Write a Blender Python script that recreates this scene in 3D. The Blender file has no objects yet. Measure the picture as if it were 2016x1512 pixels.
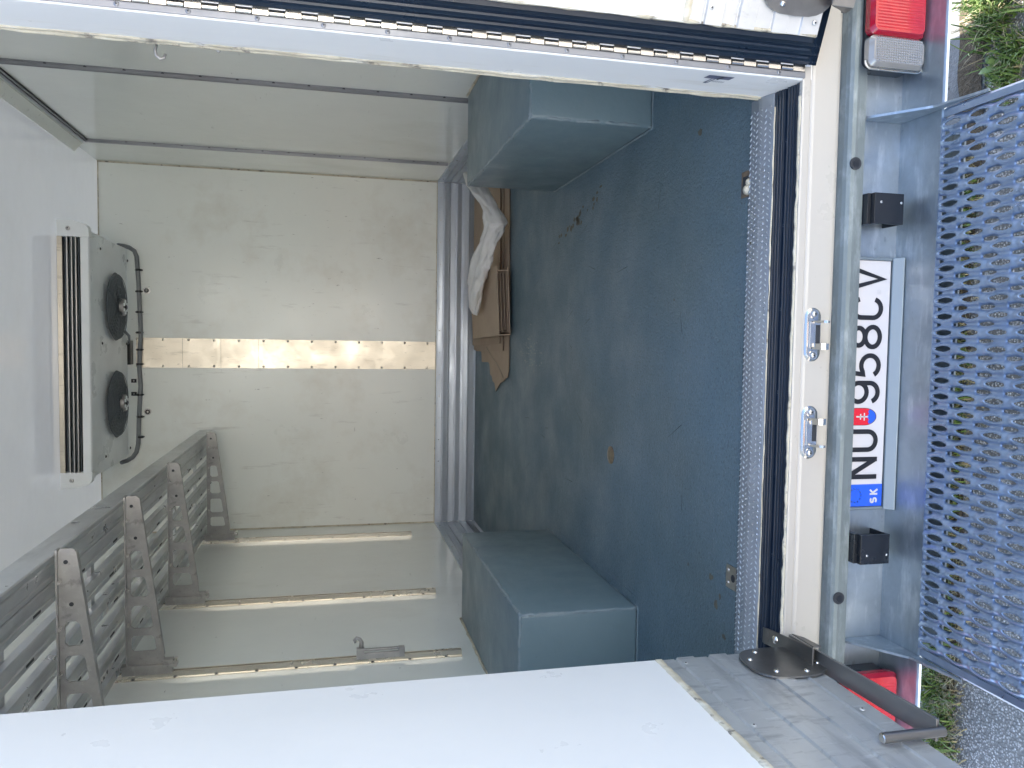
import bpy, bmesh, math, random
from math import sin, cos, pi, radians
from mathutils import Vector, Matrix
from mathutils.geometry import delaunay_2d_cdt
random.seed(7)
S = bpy.context.scene
COL = S.collection

# ------------------------------------------------------------------ camera
cam = bpy.data.cameras.new('camera')
cam.sensor_fit = 'HORIZONTAL'; cam.sensor_width = 36; cam.lens = 36*1546.07/2016
cam.clip_start = .02; cam.clip_end = 500
co = bpy.data.objects.new('camera', cam); COL.objects.link(co)
RT = Vector((0.01552518, -0.22677442, -0.97382356))
DN = Vector((-0.99837805, -0.0568694, -0.00267345))
FW = Vector((-0.0547745, 0.97228557, -0.22728951))
m = Matrix((RT, -DN, -FW)).transposed().to_4x4()
m.translation = Vector((0.0802257, -1.4616606, 0.925605))
co.matrix_world = m
S.camera = co

# ------------------------------------------------------------------ light
EL, AZ = radians(50), radians(14)
W = bpy.data.worlds.new('World'); S.world = W; W.use_nodes = True
nt = W.node_tree; bg = nt.nodes['Background']
sky = nt.nodes.new('ShaderNodeTexSky'); sky.sky_type = 'NISHITA'; sky.sun_disc = False
sky.sun_elevation = EL; sky.sun_rotation = AZ
sky.air_density = 1.0; sky.dust_density = 1.0
nt.links.new(sky.outputs[0], bg.inputs[0]); bg.inputs[1].default_value = .15
sun = bpy.data.lights.new('sun', 'SUN'); sun.energy = 4.5; sun.angle = radians(.5); sun.color = (1, .93, .84)
so = bpy.data.objects.new('sun', sun); COL.objects.link(so)
so.rotation_euler = (-Vector((sin(AZ)*cos(EL), cos(AZ)*cos(EL), sin(EL)))).to_track_quat('-Z', 'Y').to_euler()
S.view_settings.view_transform = 'Standard'; S.view_settings.look = 'None'
S.view_settings.gamma = 1; S.view_settings.exposure = 2.4
S.render.engine = 'CYCLES'
S.cycles.max_bounces = 14; S.cycles.diffuse_bounces = 10; S.cycles.glossy_bounces = 6

# ------------------------------------------------------------------ materials
def node(nt, t, **k):
    n = nt.nodes.new(t)
    for a, b in k.items(): setattr(n, a, b)
    return n
def ramp(nt, fac, a, b, c0=(0, 0, 0, 1), c1=(1, 1, 1, 1)):
    r = node(nt, 'ShaderNodeValToRGB'); e = r.color_ramp.elements
    e[0].position = a; e[1].position = b; e[0].color = c0; e[1].color = c1
    nt.links.new(fac, r.inputs[0]); return r.outputs[0]
def noise(nt, scale, stretch=(1, 1, 1), detail=5, rough=.6, off=(0, 0, 0)):
    tc = node(nt, 'ShaderNodeTexCoord'); mp = node(nt, 'ShaderNodeMapping')
    mp.inputs['Scale'].default_value = stretch; mp.inputs['Location'].default_value = off
    nt.links.new(tc.outputs['Object'], mp.inputs[0])
    n = node(nt, 'ShaderNodeTexNoise'); n.inputs['Scale'].default_value = scale
    n.inputs['Detail'].default_value = detail; n.inputs['Roughness'].default_value = rough
    nt.links.new(mp.outputs[0], n.inputs[0]); return n.outputs[0]
def mix(nt, fac, a, b):
    x = node(nt, 'ShaderNodeMix', data_type='RGBA')
    for i, v in ((0, fac), (6, a), (7, b)):
        if hasattr(v, 'is_linked'): nt.links.new(v, x.inputs[i])
        else: x.inputs[i].default_value = v if i == 0 else (*v, 1) if len(v) == 3 else v
    return x.outputs[2]
def pbr(name, base, rough=.5, metal=0, var=None, layers=(), bumps=(), rvar=0, rscale=8, rstretch=(1, 1, 1), coat=0, spec=.5, trans=0, grain=None):
    """var=(colour2, scale, stretch); layers=[(colour, scale, stretch, lo, hi, strength)]; bumps=[(scale, stretch, strength, dist)]"""
    M = bpy.data.materials.new(name); M.use_nodes = True; nt = M.node_tree
    b = nt.nodes['Principled BSDF']; L = nt.links
    b.inputs['Metallic'].default_value = metal; b.inputs['Roughness'].default_value = rough
    b.inputs['Coat Weight'].default_value = coat; b.inputs['Coat Roughness'].default_value = .12
    b.inputs['Specular IOR Level'].default_value = spec
    b.inputs['Transmission Weight'].default_value = trans
    c = (*base, 1); k = 0
    if var: c = mix(nt, ramp(nt, noise(nt, var[1], var[2]), .35, .65), base, var[0])
    for i, (col, sc, st, lo, hi, amt) in enumerate(layers):
        f = ramp(nt, noise(nt, sc, st, 6, .65, (3.1*i+1, 1.7*i, 2.3*i)), lo, hi, (0, 0, 0, 1), (amt, amt, amt, 1))
        c = mix(nt, f, c, col)
    if hasattr(c, 'is_linked'): L.new(c, b.inputs['Base Color'])
    else: b.inputs['Base Color'].default_value = c
    if rvar:
        L.new(ramp(nt, noise(nt, rscale, rstretch), .3, .7, (max(rough-rvar, .03),)*3+(1,), (min(rough+rvar, 1),)*3+(1,)), b.inputs['Roughness'])
    prev = None
    for sc, st, amt, dist in bumps:
        bp = node(nt, 'ShaderNodeBump'); bp.inputs['Strength'].default_value = amt; bp.inputs['Distance'].default_value = dist
        L.new(noise(nt, sc, st, 4), bp.inputs['Height'])
        if prev: L.new(prev, bp.inputs['Normal'])
        prev = bp.outputs[0]
    if prev: L.new(prev, b.inputs['Normal'])
    return M
Z1 = (1, 1, .06); X1 = (.05, 1, 1); Y1 = (1, .05, 1)
PANEL = pbr('panel_white', (.87, .89, .835), .34, var=((.83, .85, .80), 1.3, (1, 1, 1)), coat=.15, rvar=.08, rscale=3,
    layers=[((.45, .44, .40), 30, (1, 1, .12), .62, .70, .35), ((.16, .15, .14), 50, (1.6, 1, .35), .685, .71, .7),
            ((.52, .46, .34), 2.2, (1, 1, 1), .52, .75, .35), ((.3, .29, .27), 26, (.35, .4, 2.5), .69, .73, .5)],
    bumps=[(2.5, (1, 1, 1), .25, .01)])
SIDEP = pbr('side_panel_gelcoat', (.79, .82, .775), .18, var=((.74, .77, .73), 1.1, (1, 1, 1)), coat=.4, rvar=.05, rscale=4,
    layers=[((.4, .4, .37), 22, (1, .3, 2), .66, .73, .35), ((.15, .15, .14), 60, (1, .4, 1), .695, .72, .6),
            ((.45, .42, .33), 1.6, (1, 1, .5), .55, .8, .35)], bumps=[(1.7, (1, 1, 1), .3, .012)])
CEIL = pbr('ceiling_gelcoat', (.82, .82, .82), .13, var=((.78, .79, .80), 1.2, (1, 1, 1)), coat=.4,
    layers=[((.6, .6, .58), 2, (1, 1, 1), .5, .8, .3)], bumps=[(1.3, (1, 1, 1), .35, .02)])
def translucent(M, t):
    nt = M.node_tree; b = nt.nodes['Principled BSDF']; o = nt.nodes['Material Output']
    tr = node(nt, 'ShaderNodeBsdfTranslucent'); tr.inputs[0].default_value = (.9, .92, .93, 1); mx = node(nt, 'ShaderNodeMixShader'); mx.inputs[0].default_value = t
    nt.links.new(b.outputs[0], mx.inputs[1]); nt.links.new(tr.outputs[0], mx.inputs[2]); nt.links.new(mx.outputs[0], o.inputs[0])
translucent(CEIL, .135)   # translucency added to the roof to brighten the interior
DOORW = pbr('door_white_laminate', (.75, .745, .725), .32, var=((.73, .73, .715), 1.6, (1, 1, 1)), rvar=.06,
    layers=[((.5, .51, .51), 16, (1, 1, 1), .74, .80, .25), ((.63, .64, .63), 2.4, (1, 1, .5), .5, .8, .35), ((.25, .24, .22), 55, (1, 1, 1), .77, .79, .6)], bumps=[(1.5, (1, 1, 1), .15, .01)])
JAMB = pbr('frame_white_paint', (.86, .855, .835), .35, var=((.82, .82, .805), 5, Z1), rvar=.1,
    layers=[((.52, .46, .33), 7, (1, 1, .15), .60, .76, .5), ((.35, .33, .29), 40, (1, 1, .25), .69, .75, .6)], bumps=[(60, (1, 1, .2), .08, .002)])
SILLW = pbr('sill_cream_profile', (.47, .44, .385), .32, var=((.44, .415, .37), 3, X1), rvar=.08, coat=.2,
    layers=[((.45, .42, .36), 20, (.3, 1, 1), .68, .76, .4), ((.25, .23, .2), 70, (1, 1, 1), .75, .78, .8)], bumps=[(3, X1, .1, .004)])
SEALANT = pbr('dirty_sealant', (.62, .57, .44), .7, var=((.42, .38, .29), 25, (.5, .5, .5)),
    layers=[((.10, .09, .08), 45, (.6, .6, .6), .56, .66, .85), ((.75, .73, .64), 30, (1, 1, .3), .55, .7, .6)], bumps=[(60, (1, 1, 1), .7, .003)])
FLOOR = pbr('floor_blue_paint', (.135, .205, .250), .45, var=((.110, .172, .205), 1.2, (1, 1, 1)), rvar=.14, rscale=5,
    layers=[((.092, .135, .142), 1.1, (1, .8, 1), .48, .70, .7), ((.14, .185, .20), 9, (.7, 2, 1), .60, .75, .35),
            ((.20, .20, .18), 26, (2.5, .5, 1), .70, .78, .5), ((.03, .04, .045), 60, (1, .6, 1), .68, .74, .75),
            ((.06, .085, .10), 120, (1, 1, 1), .53, .62, .55), ((.27, .33, .37), 140, (1, 1, 1), .58, .66, .45), ((.55, .57, .55), 120, (1, 1, 1), .765, .79, .5), ((.16, .135, .10), 4, (1, 1, 1), .70, .76, .6)],
    bumps=[(170, (1, 1, 1), .9, .004), (34, (1, 1, 1), .45, .005), (5, (1, 1, 1), .3, .008)])
BOXP = pbr('wheel_box_paint', (.155, .220, .248), .38, var=((.135, .196, .222), 3, (1, 1, .6)), rvar=.1,
    layers=[((.17, .215, .235), 8, (1, .25, 1.6), .60, .74, .5), ((.26, .29, .29), 40, (1, .2, 1), .72, .78, .5), ((.05, .06, .065), 45, (1, .3, 1), .72, .77, .7)],
    bumps=[(40, (1, .35, 1), .3, .003), (3, (1, 1, 1), .4, .012)])
BOXE = pbr('wheel_box_edge_bead', (.155, .210, .238), .4, var=((.21, .262, .285), 7, (1, 1, 1)), bumps=[(55, (1, 1, 1), .5, .004)])
ALU = pbr('aluminium_ribbed', (.52, .57, .63), .42, .55, var=((.43, .48, .54), 5, (.3, 1, 1)), rvar=.12, rscale=20, rstretch=(.2, 1, 1),
    layers=[((.30, .32, .33), 60, (2.2, .5, .3), .62, .72, .4)], bumps=[(90, (2, 1, .3), .1, .002)])
ALUD = pbr('door_aluminium_ribbed', (.62, .63, .62), .40, .6, var=((.48, .49, .49), 4, (1, .5, 1)), rvar=.12, rscale=9,
    layers=[((.24, .25, .26), 26, (1, 1.6, .35), .54, .68, .5), ((.74, .76, .78), 34, (1, 1.8, .3), .58, .70, .5), ((.26, .27, .28), 5, (1, .5, 3), .52, .66, .5)], bumps=[(50, (1, 1, .4), .12, .003)])
ALUW = pbr('door_aluminium_weathered', (.72, .72, .70), .5, .7, var=((.62, .62, .61), 9, Z1), rvar=.1,
    layers=[((.4, .38, .34), 40, (1, 1, .4), .62, .72, .5)], bumps=[(60, (1, 1, 1), .15, .003)])
STRIP = pbr('aluminium_strip_plate', (.66, .60, .50), .38, .85, var=((.57, .52, .43), 9, (1, 1, .5)), rvar=.08, rscale=6,
    layers=[((.33, .30, .25), 32, (1, 1, .18), .58, .68, .45), ((.16, .14, .12), 80, (1.6, 1, .3), .65, .70, .6)], bumps=[(5, (1, 1, 1), .14, .01)])
RAILM = pbr('rail_aluminium', (.72, .69, .61), .26, .8, var=((.62, .57, .48), 3, (1, 1, .5)), rvar=.05, rscale=5)
RAILD = pbr('rail_dull_aluminium', (.26, .27, .29), .4, .5, var=((.20, .21, .23), 14, (1, 1, .2)), rvar=.1)
SHELFM = pbr('shelf_aluminium', (.62, .64, .64), .36, .6, var=((.48, .49, .49), 6, (1, .25, 1)), rvar=.12, rscale=10,
    layers=[((.24, .25, .25), 12, (1, .2, 1), .52, .7, .5), ((.7, .7, .69), 26, (1, .15, 1), .70, .74, .4)], bumps=[(40, (1, .4, 1), .15, .003)])
CASTM = pbr('bracket_cast_metal', (.42, .41, .395), .45, .5, var=((.32, .315, .305), 12, (1, 1, 1)), rvar=.12,
    layers=[((.55, .54, .52), 30, (1, 1, 1), .58, .72, .6), ((.1, .1, .095), 22, (1, 1, 1), .6, .72, .6)], bumps=[(60, (1, 1, 1), .3, .002)])
GALV = pbr('galvanised_steel', (.42, .48, .525), .42, .85, var=((.34, .39, .43), 14, (1, 1, 1)), rvar=.13, rscale=12,
    layers=[((.66, .71, .73), 30, (.25, 1, 1.2), .52, .68, .6), ((.34, .38, .40), 16, (.5, 1, 1), .52, .66, .6), ((.24, .27, .28), 55, (.5, 1, 1), .62, .72, .6), ((.10, .11, .12), 90, (1, 1, 1), .74, .77, .7)],
    bumps=[(70, (.4, 1, 1), .12, .002), (8, (1, 1, 1), .1, .004)])
LIPM = pbr('galvanised_lip', (.20, .235, .24), .6, .55, var=((.16, .19, .195), 9, (1, 1, 1)), rvar=.1, rscale=12,
    layers=[((.33, .37, .38), 26, (.5, 1, 2), .50, .66, .6), ((.15, .17, .18), 30, (.25, 1, 3), .54, .66, .5)])
GALVB = pbr('galvanised_step_steel', (.36, .46, .62), .38, .85, var=((.30, .385, .53), 9, (1, 1, 1)), rvar=.12, rscale=14,
    layers=[((.60, .68, .76), 30, (1, 1, 1), .56, .72, .5), ((.16, .18, .2), 80, (1, 1, 1), .72, .76, .7)], bumps=[(90, (1, 1, 1), .12, .002)])  # blue of the reflected sky is put into the base colour
TREAD = pbr('tread_plate', (.38, .41, .45), .4, .6, var=((.30, .33, .37), 5, (.4, 1, 1)), rvar=.1, layers=[((.2, .21, .22), 40, (1, 1, 1), .6, .72, .5)])
TREADHI = pbr('tread_lozenge_worn', (.72, .77, .82), .3, .7, rvar=.1)
RUBBER = pbr('rubber_navy_black', (.008, .017, .034), .34, var=((.012, .024, .042), 12, (.2, .2, .2)), rvar=.1, spec=.5,
    layers=[((.07, .08, .09), 60, (.5, .5, .5), .68, .76, .3)], bumps=[(50, (.2, 1, 1), .1, .002)])
BLACK = pbr('black_plastic', (.012, .014, .017), .3, rvar=.08, bumps=[(150, (1, 1, 1), .1, .001)])
GUN = pbr('gunmetal_bracket', (.27, .262, .25), .34, .9, var=((.19, .186, .18), 10, (1, 1, 1)), rvar=.1, layers=[((.3, .3, .3), 40, (1, 1, 1), .62, .74, .4)])
GUNB = pbr('gunmetal_bar', (.25, .25, .245), .42, .85, var=((.31, .305, .295), 14, (1, .2, 1)), rvar=.1, bumps=[(120, (1, .2, 1), .1, .001)])
CHROME = pbr('stainless_polished', (.66, .63, .58), .16, 1, rvar=.06, rscale=40, layers=[((.45, .35, .22), 60, (1, 1, 1), .68, .76, .5)])
STEEL = pbr('steel_fastener', (.55, .54, .52), .3, 1, rvar=.08)
DARK = pbr('dark_recess', (.02, .024, .03), .6)
HINGE = pbr('hinge_stainless', (.74, .70, .62), .27, 1, var=((.60, .57, .52), 20, (1, 1, .3)), rvar=.1, layers=[((.2, .18, .16), 60, (1, 1, 1), .64, .74, .6)])
ACW = pbr('evaporator_white_plastic', (.90, .92, .92), .38, var=((.83, .85, .84), 4, (1, 1, 1)), rvar=.06, layers=[((.4, .4, .38), 50, (1, 1, 1), .72, .77, .4)])
ACU = pbr('evaporator_painted_tray', (.88, .92, .93), .3, var=((.78, .81, .82), 4, (1, 1, 1)), rvar=.06)
LOUV = pbr('louvre_grey_metal', (.50, .49, .47), .35, .8, var=((.42, .41, .40), 10, X1))
FAN = pbr('fan_guard_slate', (.11, .13, .15), .5, bumps=[(60, (1, 1, 1), .3, .003)])
HOSE = pbr('conduit_grey', (.19, .20, .21), .45, var=((.24, .25, .26), 9, (1, 1, 1)))
CARD = pbr('corrugated_cardboard', (.46, .36, .27), .85, var=((.41, .315, .235), 4, (1, 1, 1)), spec=.2,
    layers=[((.27, .19, .13), 12, (1, 1, 1), .6, .75, .5)], bumps=[(26, (8, .3, 1), .12, .002), (5, (1, 1, 1), .3, .006)])
CARDE = pbr('cardboard_edge_shaded', (.15, .108, .078), .9, bumps=[(300, (1, 1, 1), .6, .002)])  # darkened: shade inside the folded carton is put into this colour
CLOTH = pbr('white_cloth', (.74, .73, .70), .8, var=((.68, .67, .65), 9, (1, 1, 1)), spec=.25, layers=[((.38, .36, .33), 45, (1, 1, 1), .70, .76, .6)], bumps=[(220, (1, 1, 1), .15, .001), (14, (1, 1, 1), .35, .01)])
PLATEW = pbr('plate_white', (.56, .54, .545), .35, rvar=.05, bumps=[(4, (1, 1, 1), .1, .002)])
INK = pbr('plate_black', (.012, .012, .014), .35)
PBLUE = pbr('plate_blue', (.02, .10, .62), .35)
PRED = pbr('shield_red', (.62, .015, .03), .35)
PYEL = pbr('star_yellow', (.75, .55, .05), .4)
PGRY = pbr('stamp_grey', (.5, .5, .52), .4)
FRAMEP = pbr('plate_frame_chrome', (.23, .27, .29), .42, .6, rvar=.06, rscale=14)
REDL = pbr('lamp_red_lens', (.40, .008, .016), .10, var=((.52, .022, .022), 16, (1, 1, 1)), coat=1, bumps=[(160, (1, 1, 1), .2, .002)])
REDD = pbr('lamp_deep_red_rim', (.30, .004, .02), .12, coat=.6)
CLR = pbr('lamp_clear_lens', (.30, .285, .26), .10, .3, coat=1)
BRASS = pbr('drain_plug_metal', (.36, .29, .21), .4, .8, var=((.25, .2, .15), 60, (1, 1, 1)))
RUST = pbr('rusty_edge', (.22, .15, .09), .8, var=((.10, .08, .06), 50, (1, 1, 1)), bumps=[(120, (1, 1, 1), .6, .003)])
STICK = pbr('sticker_slate', (.12, .13, .19), .5); STICKG = pbr('sticker_grey', (.42, .43, .44), .6)
EXTW = pbr('truck_outer_paint', (.75, .76, .77), .3, coat=.3)
RENDER_ = pbr('reflector_render', (.86, .83, .76), .8, var=((.82, .79, .72), 2, (1, 1, 1)))  # pale coat of the added building, bounces light into the truck
ROOF = pbr('roof_tile', (.30, .12, .07), .8, bumps=[(8, (1, 1, 1), .4, .03)])
GLASS = pbr('window_glass', (.04, .05, .06), .08)

def ground_mat():
    M = bpy.data.materials.new('exposed_aggregate'); M.use_nodes = True; nt = M.node_tree; L = nt.links
    b = nt.nodes['Principled BSDF']; b.inputs['Roughness'].default_value = .62
    tc = node(nt, 'ShaderNodeTexCoord')
    def vor(sc, feat='F1'):
        v = node(nt, 'ShaderNodeTexVoronoi', feature=feat); v.inputs['Scale'].default_value = sc
        L.new(tc.outputs['Object'], v.inputs['Vector']); return v
    v = vor(150); sep = node(nt, 'ShaderNodeSeparateColor'); L.new(v.outputs['Color'], sep.inputs[0])
    c = ramp(nt, sep.outputs[0], 0, 1, (.22, .212, .20, 1), (.80, .78, .75, 1))
    cr = c.node.color_ramp
    for p_, k in ((.35, (.40, .385, .365, 1)), (.7, (.50, .48, .455, 1)), (.88, (.60, .565, .52, 1))):
        e = cr.elements.new(p_); e.color = k
    c = mix(nt, ramp(nt, v.outputs['Distance'], .30, .55), c, (.15, .143, .13))
    c = mix(nt, ramp(nt, noise(nt, 2, (1, 1, 1)), .35, .7, (0, 0, 0, 1), (.35,)*3+(1,)), c, (.27, .255, .23))
    L.new(c, b.inputs['Base Color'])
    bp = node(nt, 'ShaderNodeBump'); bp.inputs['Strength'].default_value = .8; bp.inputs['Distance'].default_value = .004; bp.invert = True
    L.new(v.outputs['Distance'], bp.inputs['Height']); L.new(bp.outputs[0], b.inputs['Normal'])
    return M
GROUND = ground_mat()
ASPH = pbr('worn_asphalt', (.16, .165, .17), .85, var=((.24, .245, .25), 9, (1, 1, 1)), layers=[((.26, .265, .27), 60, (1, 1, 1), .58, .7, .6), ((.03, .03, .03), 40, (1, 1, 1), .6, .68, .8)], bumps=[(160, (1, 1, 1), .8, .006), (14, (1, 1, 1), .5, .02)])
SOIL = pbr('soil', (.07, .052, .035), .95, var=((.11, .085, .055), 30, (1, 1, 1)), bumps=[(60, (1, 1, 1), 1, .02)])
def grass_mat(name, a, b_):
    M = bpy.data.materials.new(name); M.use_nodes = True; nt = M.node_tree
    g = node(nt, 'ShaderNodeNewGeometry'); c = ramp(nt, g.outputs['Random Per Island'], 0, 1, (*a, 1), (*b_, 1))
    nt.links.new(c, nt.nodes['Principled BSDF'].inputs['Base Color']); nt.nodes['Principled BSDF'].inputs['Roughness'].default_value = .5
    return M
GRASS = grass_mat('grass_green', (.035, .085, .012), (.15, .22, .04)); STRAW = grass_mat('grass_dry', (.20, .16, .07), (.42, .36, .20))

# ------------------------------------------------------------------ mesh builder
ORG = {}
class MB:
    def __init__(s): s.v = []; s.f = []; s.m = []; s.s = []; s.mats = []; s.cur = 0; s.X = None
    def mat(s, m):
        if m not in s.mats: s.mats.append(m)
        s.cur = s.mats.index(m); return s
    def add(s, vs, fs, smooth=False):
        o = len(s.v)
        s.v += [tuple(s.X @ Vector(p)) if s.X else tuple(p) for p in vs]
        s.f += [tuple(i+o for i in f) for f in fs]; s.m += [s.cur]*len(fs); s.s += [smooth]*len(fs)
        return s
    def box(s, a, b):
        x0, x1 = sorted((a[0], b[0])); y0, y1 = sorted((a[1], b[1])); z0, z1 = sorted((a[2], b[2]))
        return s.add([(x0,y0,z0),(x1,y0,z0),(x1,y1,z0),(x0,y1,z0),(x0,y0,z1),(x1,y0,z1),(x1,y1,z1),(x0,y1,z1)],
            [(0,3,2,1),(4,5,6,7),(0,1,5,4),(1,2,6,5),(2,3,7,6),(3,0,4,7)])
    def prism(s, prof, ax, a, b, smooth=False):
        """closed 2-D profile extruded along axis ax from a to b; profile coords are the two other axes in order"""
        def P(q, t): q = list(q); q.insert('xyz'.index(ax), t); return tuple(q)
        n = len(prof)
        fs = [tuple(range(n)), tuple(range(2*n-1, n-1, -1))]
        o = [P(q, a) for q in prof]+[P(q, b) for q in prof]
        s.add(o, fs); k = len(s.v)-2*n
        s.f += [(k+i, k+(i+1) % n, k+n+(i+1) % n, k+n+i) for i in range(n)]; s.m += [s.cur]*n; s.s += [smooth]*n
        return s
    def cyl(s, a, b, r, n=20, r2=None, smooth=True):
        a = Vector(a); b = Vector(b); d = (b-a).normalized(); r2 = r if r2 is None else r2
        u = d.orthogonal().normalized(); w = d.cross(u)
        vs = []
        for c, q in ((a, r), (b, r2)):
            vs += [tuple(c+u*q*cos(2*pi*i/n)+w*q*sin(2*pi*i/n)) for i in range(n)]
        s.add(vs, [(i, (i+1) % n, n+(i+1) % n, n+i) for i in range(n)], smooth)
        s.add(vs[:n], [tuple(range(n-1, -1, -1))]); s.add(vs[n:], [tuple(range(n))])
        return s
    def tube(s, pts, r, n=10):
        pts = [Vector(p) for p in pts]; rings = []
        u = None
        for i, p in enumerate(pts):
            d = (pts[min(i+1, len(pts)-1)]-pts[max(i-1, 0)]).normalized()
            u = d.orthogonal().normalized() if u is None else (u-d*u.dot(d)).normalized()
            w = d.cross(u); q = r[i] if isinstance(r, (list, tuple)) else r
            rings.append([tuple(p+u*q*cos(2*pi*k/n)+w*q*sin(2*pi*k/n)) for k in range(n)])
        vs = sum(rings, [])
        fs = [(i*n+k, i*n+(k+1) % n, (i+1)*n+(k+1) % n, (i+1)*n+k) for i in range(len(pts)-1) for k in range(n)]
        fs += [tuple(range(n-1, -1, -1)), tuple((len(pts)-1)*n+k for k in range(n))]
        return s.add(vs, fs, True)
    def dome(s, c, nrm, r, h, n=14):
        c = Vector(c); d = Vector(nrm).normalized(); u = d.orthogonal().normalized(); w = d.cross(u)
        vs = []; R = 4
        for j in range(R):
            t = j/R*pi/2
            vs += [tuple(c+(u*cos(2*pi*i/n)+w*sin(2*pi*i/n))*r*cos(t)+d*h*sin(t)) for i in range(n)]
        vs.append(tuple(c+d*h)); fs = [(j*n+i, j*n+(i+1) % n, (j+1)*n+(i+1) % n, (j+1)*n+i) for j in range(R-1) for i in range(n)]
        fs += [((R-1)*n+i, (R-1)*n+(i+1) % n, R*n) for i in range(n)]
        return s.add(vs, fs, True)
    def screw(s, c, nrm, r=.006, h=.003, m=None):
        k = s.cur; s.mat(m or STEEL); s.dome(c, nrm, r, h, 12); 
        s.mat(DARK); c = Vector(c); d = Vector(nrm).normalized(); s.cyl(c+d*h*.9, c+d*(h+.0006), r*.33, 6); s.cur = k; return s
    def build(s, name, parent=None, m=None, org=None, bevel=0, seg=2, fix=True):
        me = bpy.data.meshes.new(name)
        if m is not None and not s.mats: s.mats = [m]
        if org is None:
            org = ORG[parent.name] if parent else tuple((min(p[i] for p in s.v)+max(p[i] for p in s.v))/2 for i in range(3))
            if not parent: org = (org[0], org[1], min(p[2] for p in s.v))
        O = Vector(org)
        me.from_pydata([tuple(Vector(p)-O) for p in s.v], [], s.f)
        for q in s.mats: me.materials.append(q)
        me.polygons.foreach_set('material_index', s.m); me.polygons.foreach_set('use_smooth', s.s)
        if fix:
            b = bmesh.new(); b.from_mesh(me); bmesh.ops.recalc_face_normals(b, faces=b.faces); b.to_mesh(me); b.free()
        me.update()
        o = bpy.data.objects.new(name, me); COL.objects.link(o)
        ORG[o.name] = tuple(org)
        if parent: o.parent = parent; o.location = O-Vector(ORG[parent.name])
        else: o.location = O
        if bevel:
            b = o.modifiers.new('bevel', 'BEVEL'); b.width = bevel; b.segments = seg; b.limit_method = 'ANGLE'; b.angle_limit = radians(35); b.harden_normals = False
        return o
def empty(name, loc):
    o = bpy.data.objects.new(name, None); COL.objects.link(o); o.location = loc; ORG[o.name] = tuple(loc); o.empty_display_size = .1; return o
def tag(o, label=None, cat=None, group=None, kind=None):
    for k, v in (('label', label), ('category', cat), ('group', group), ('kind', kind)):
        if v: o[k] = v
    return o
def copy_tree(o, parent, off):
    c = o.copy(); COL.objects.link(c); c.parent = parent
    c.location = o.location+Vector(off) if off is not None else o.location
    for ch in list(o.children): copy_tree(ch, c, None)
    return c
def mbm(m): return MB().mat(m)

# dimensions, metres: x right, y into the truck, z up, floor level 0
XL, XR, YB, ZC = -1.102, 1.081, 3.55, 2.228
JX, JY = .622, .14           # door opening half width, rear frame depth
HZ = 2.14                    # head of the opening
GZ = -.85                    # ground

# ------------------------------------------------------------------ ground
g = mbm(GROUND); g.add([(-60, -60, GZ), (60, -60, GZ), (60, 60, GZ), (-60, 60, GZ)], [(0, 1, 2, 3)])
tag(g.build('ground', org=(0, 0, GZ)), kind='structure')
def wavy_strip(m, z, y0, y1, amp0, amp1, x0=-2.2, x1=2.4, n=160, seed=1, name='x'):
    r = random.Random(seed); vs = []; fs = []
    ph = [r.uniform(0, 6) for _ in range(6)]
    for i in range(n+1):
        x = x0+(x1-x0)*i/n
        a = y0+amp0*(sin(x*5+ph[0])+.6*sin(x*13+ph[1])+.35*sin(x*37+ph[2]))
        b = y1+amp1*(sin(x*4+ph[3])+.6*sin(x*11+ph[4])+.35*sin(x*31+ph[5]))
        vs += [(x, a, z), (x, b, z)]
    fs = [(2*i, 2*i+1, 2*i+3, 2*i+2) for i in range(n)]
    mb = mbm(m); mb.add(vs, fs); return mb.build(name, org=(0, (y0+y1)/2, z))
tag(wavy_strip(ASPH, GZ+.004, .42, 7.5, .012, 0, name='old_pavement', seed=2), kind='structure')
tag(wavy_strip(SOIL, GZ+.008, .415, .485, .008, .014, name='soil_joint', seed=3), kind='structure')

def blades(mb, cx, cy, sx, sy, n, h, seed, lean=.6, m=GRASS, w=.0026):
    r = random.Random(seed); mb.mat(m)
    for _ in range(n):
        x = cx+r.gauss(0, sx) if sx < .3 else cx+r.uniform(-sx, sx); y = cy+r.gauss(0, sy); hh = h*r.uniform(.35, 1.15)
        a = r.uniform(0, 2*pi); l = hh*lean*r.uniform(.2, 1.5); dx, dy = cos(a), sin(a); ww = w*r.uniform(.6, 1.5)
        px_, py_ = -dy*ww, dx*ww; vs = []; z0 = GZ+.006
        for t in (0, .35, .7):
            k = l*t*t; zz = z0+hh*t*(1-.3*t*lean); f = 1-t*.55
            vs += [(x+dx*k-px_*f, y+dy*k-py_*f, zz), (x+dx*k+px_*f, y+dy*k+py_*f, zz)]
        vs.append((x+dx*l, y+dy*l, z0+hh*(1-.3*lean)))
        mb.add(vs, [(0, 1, 3, 2), (2, 3, 5, 4), (4, 5, 6)])
gr = MB()
rr = random.Random(5)
for i in range(34):
    cx = -1.35+i*.075+rr.uniform(-.03, .03)
    if cx > .62: break
    dens = 1.0 if cx < -.7 else rr.choice((.25, .5, .9))
    blades(gr, cx, .455+rr.uniform(-.02, .02), .04, .022, int(110*dens), .042, 100+i)
    blades(gr, cx, .44+rr.uniform(-.02, .02), .04, .028, int(110*dens), .038, 300+i, 1.3, STRAW, .0016)
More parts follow.
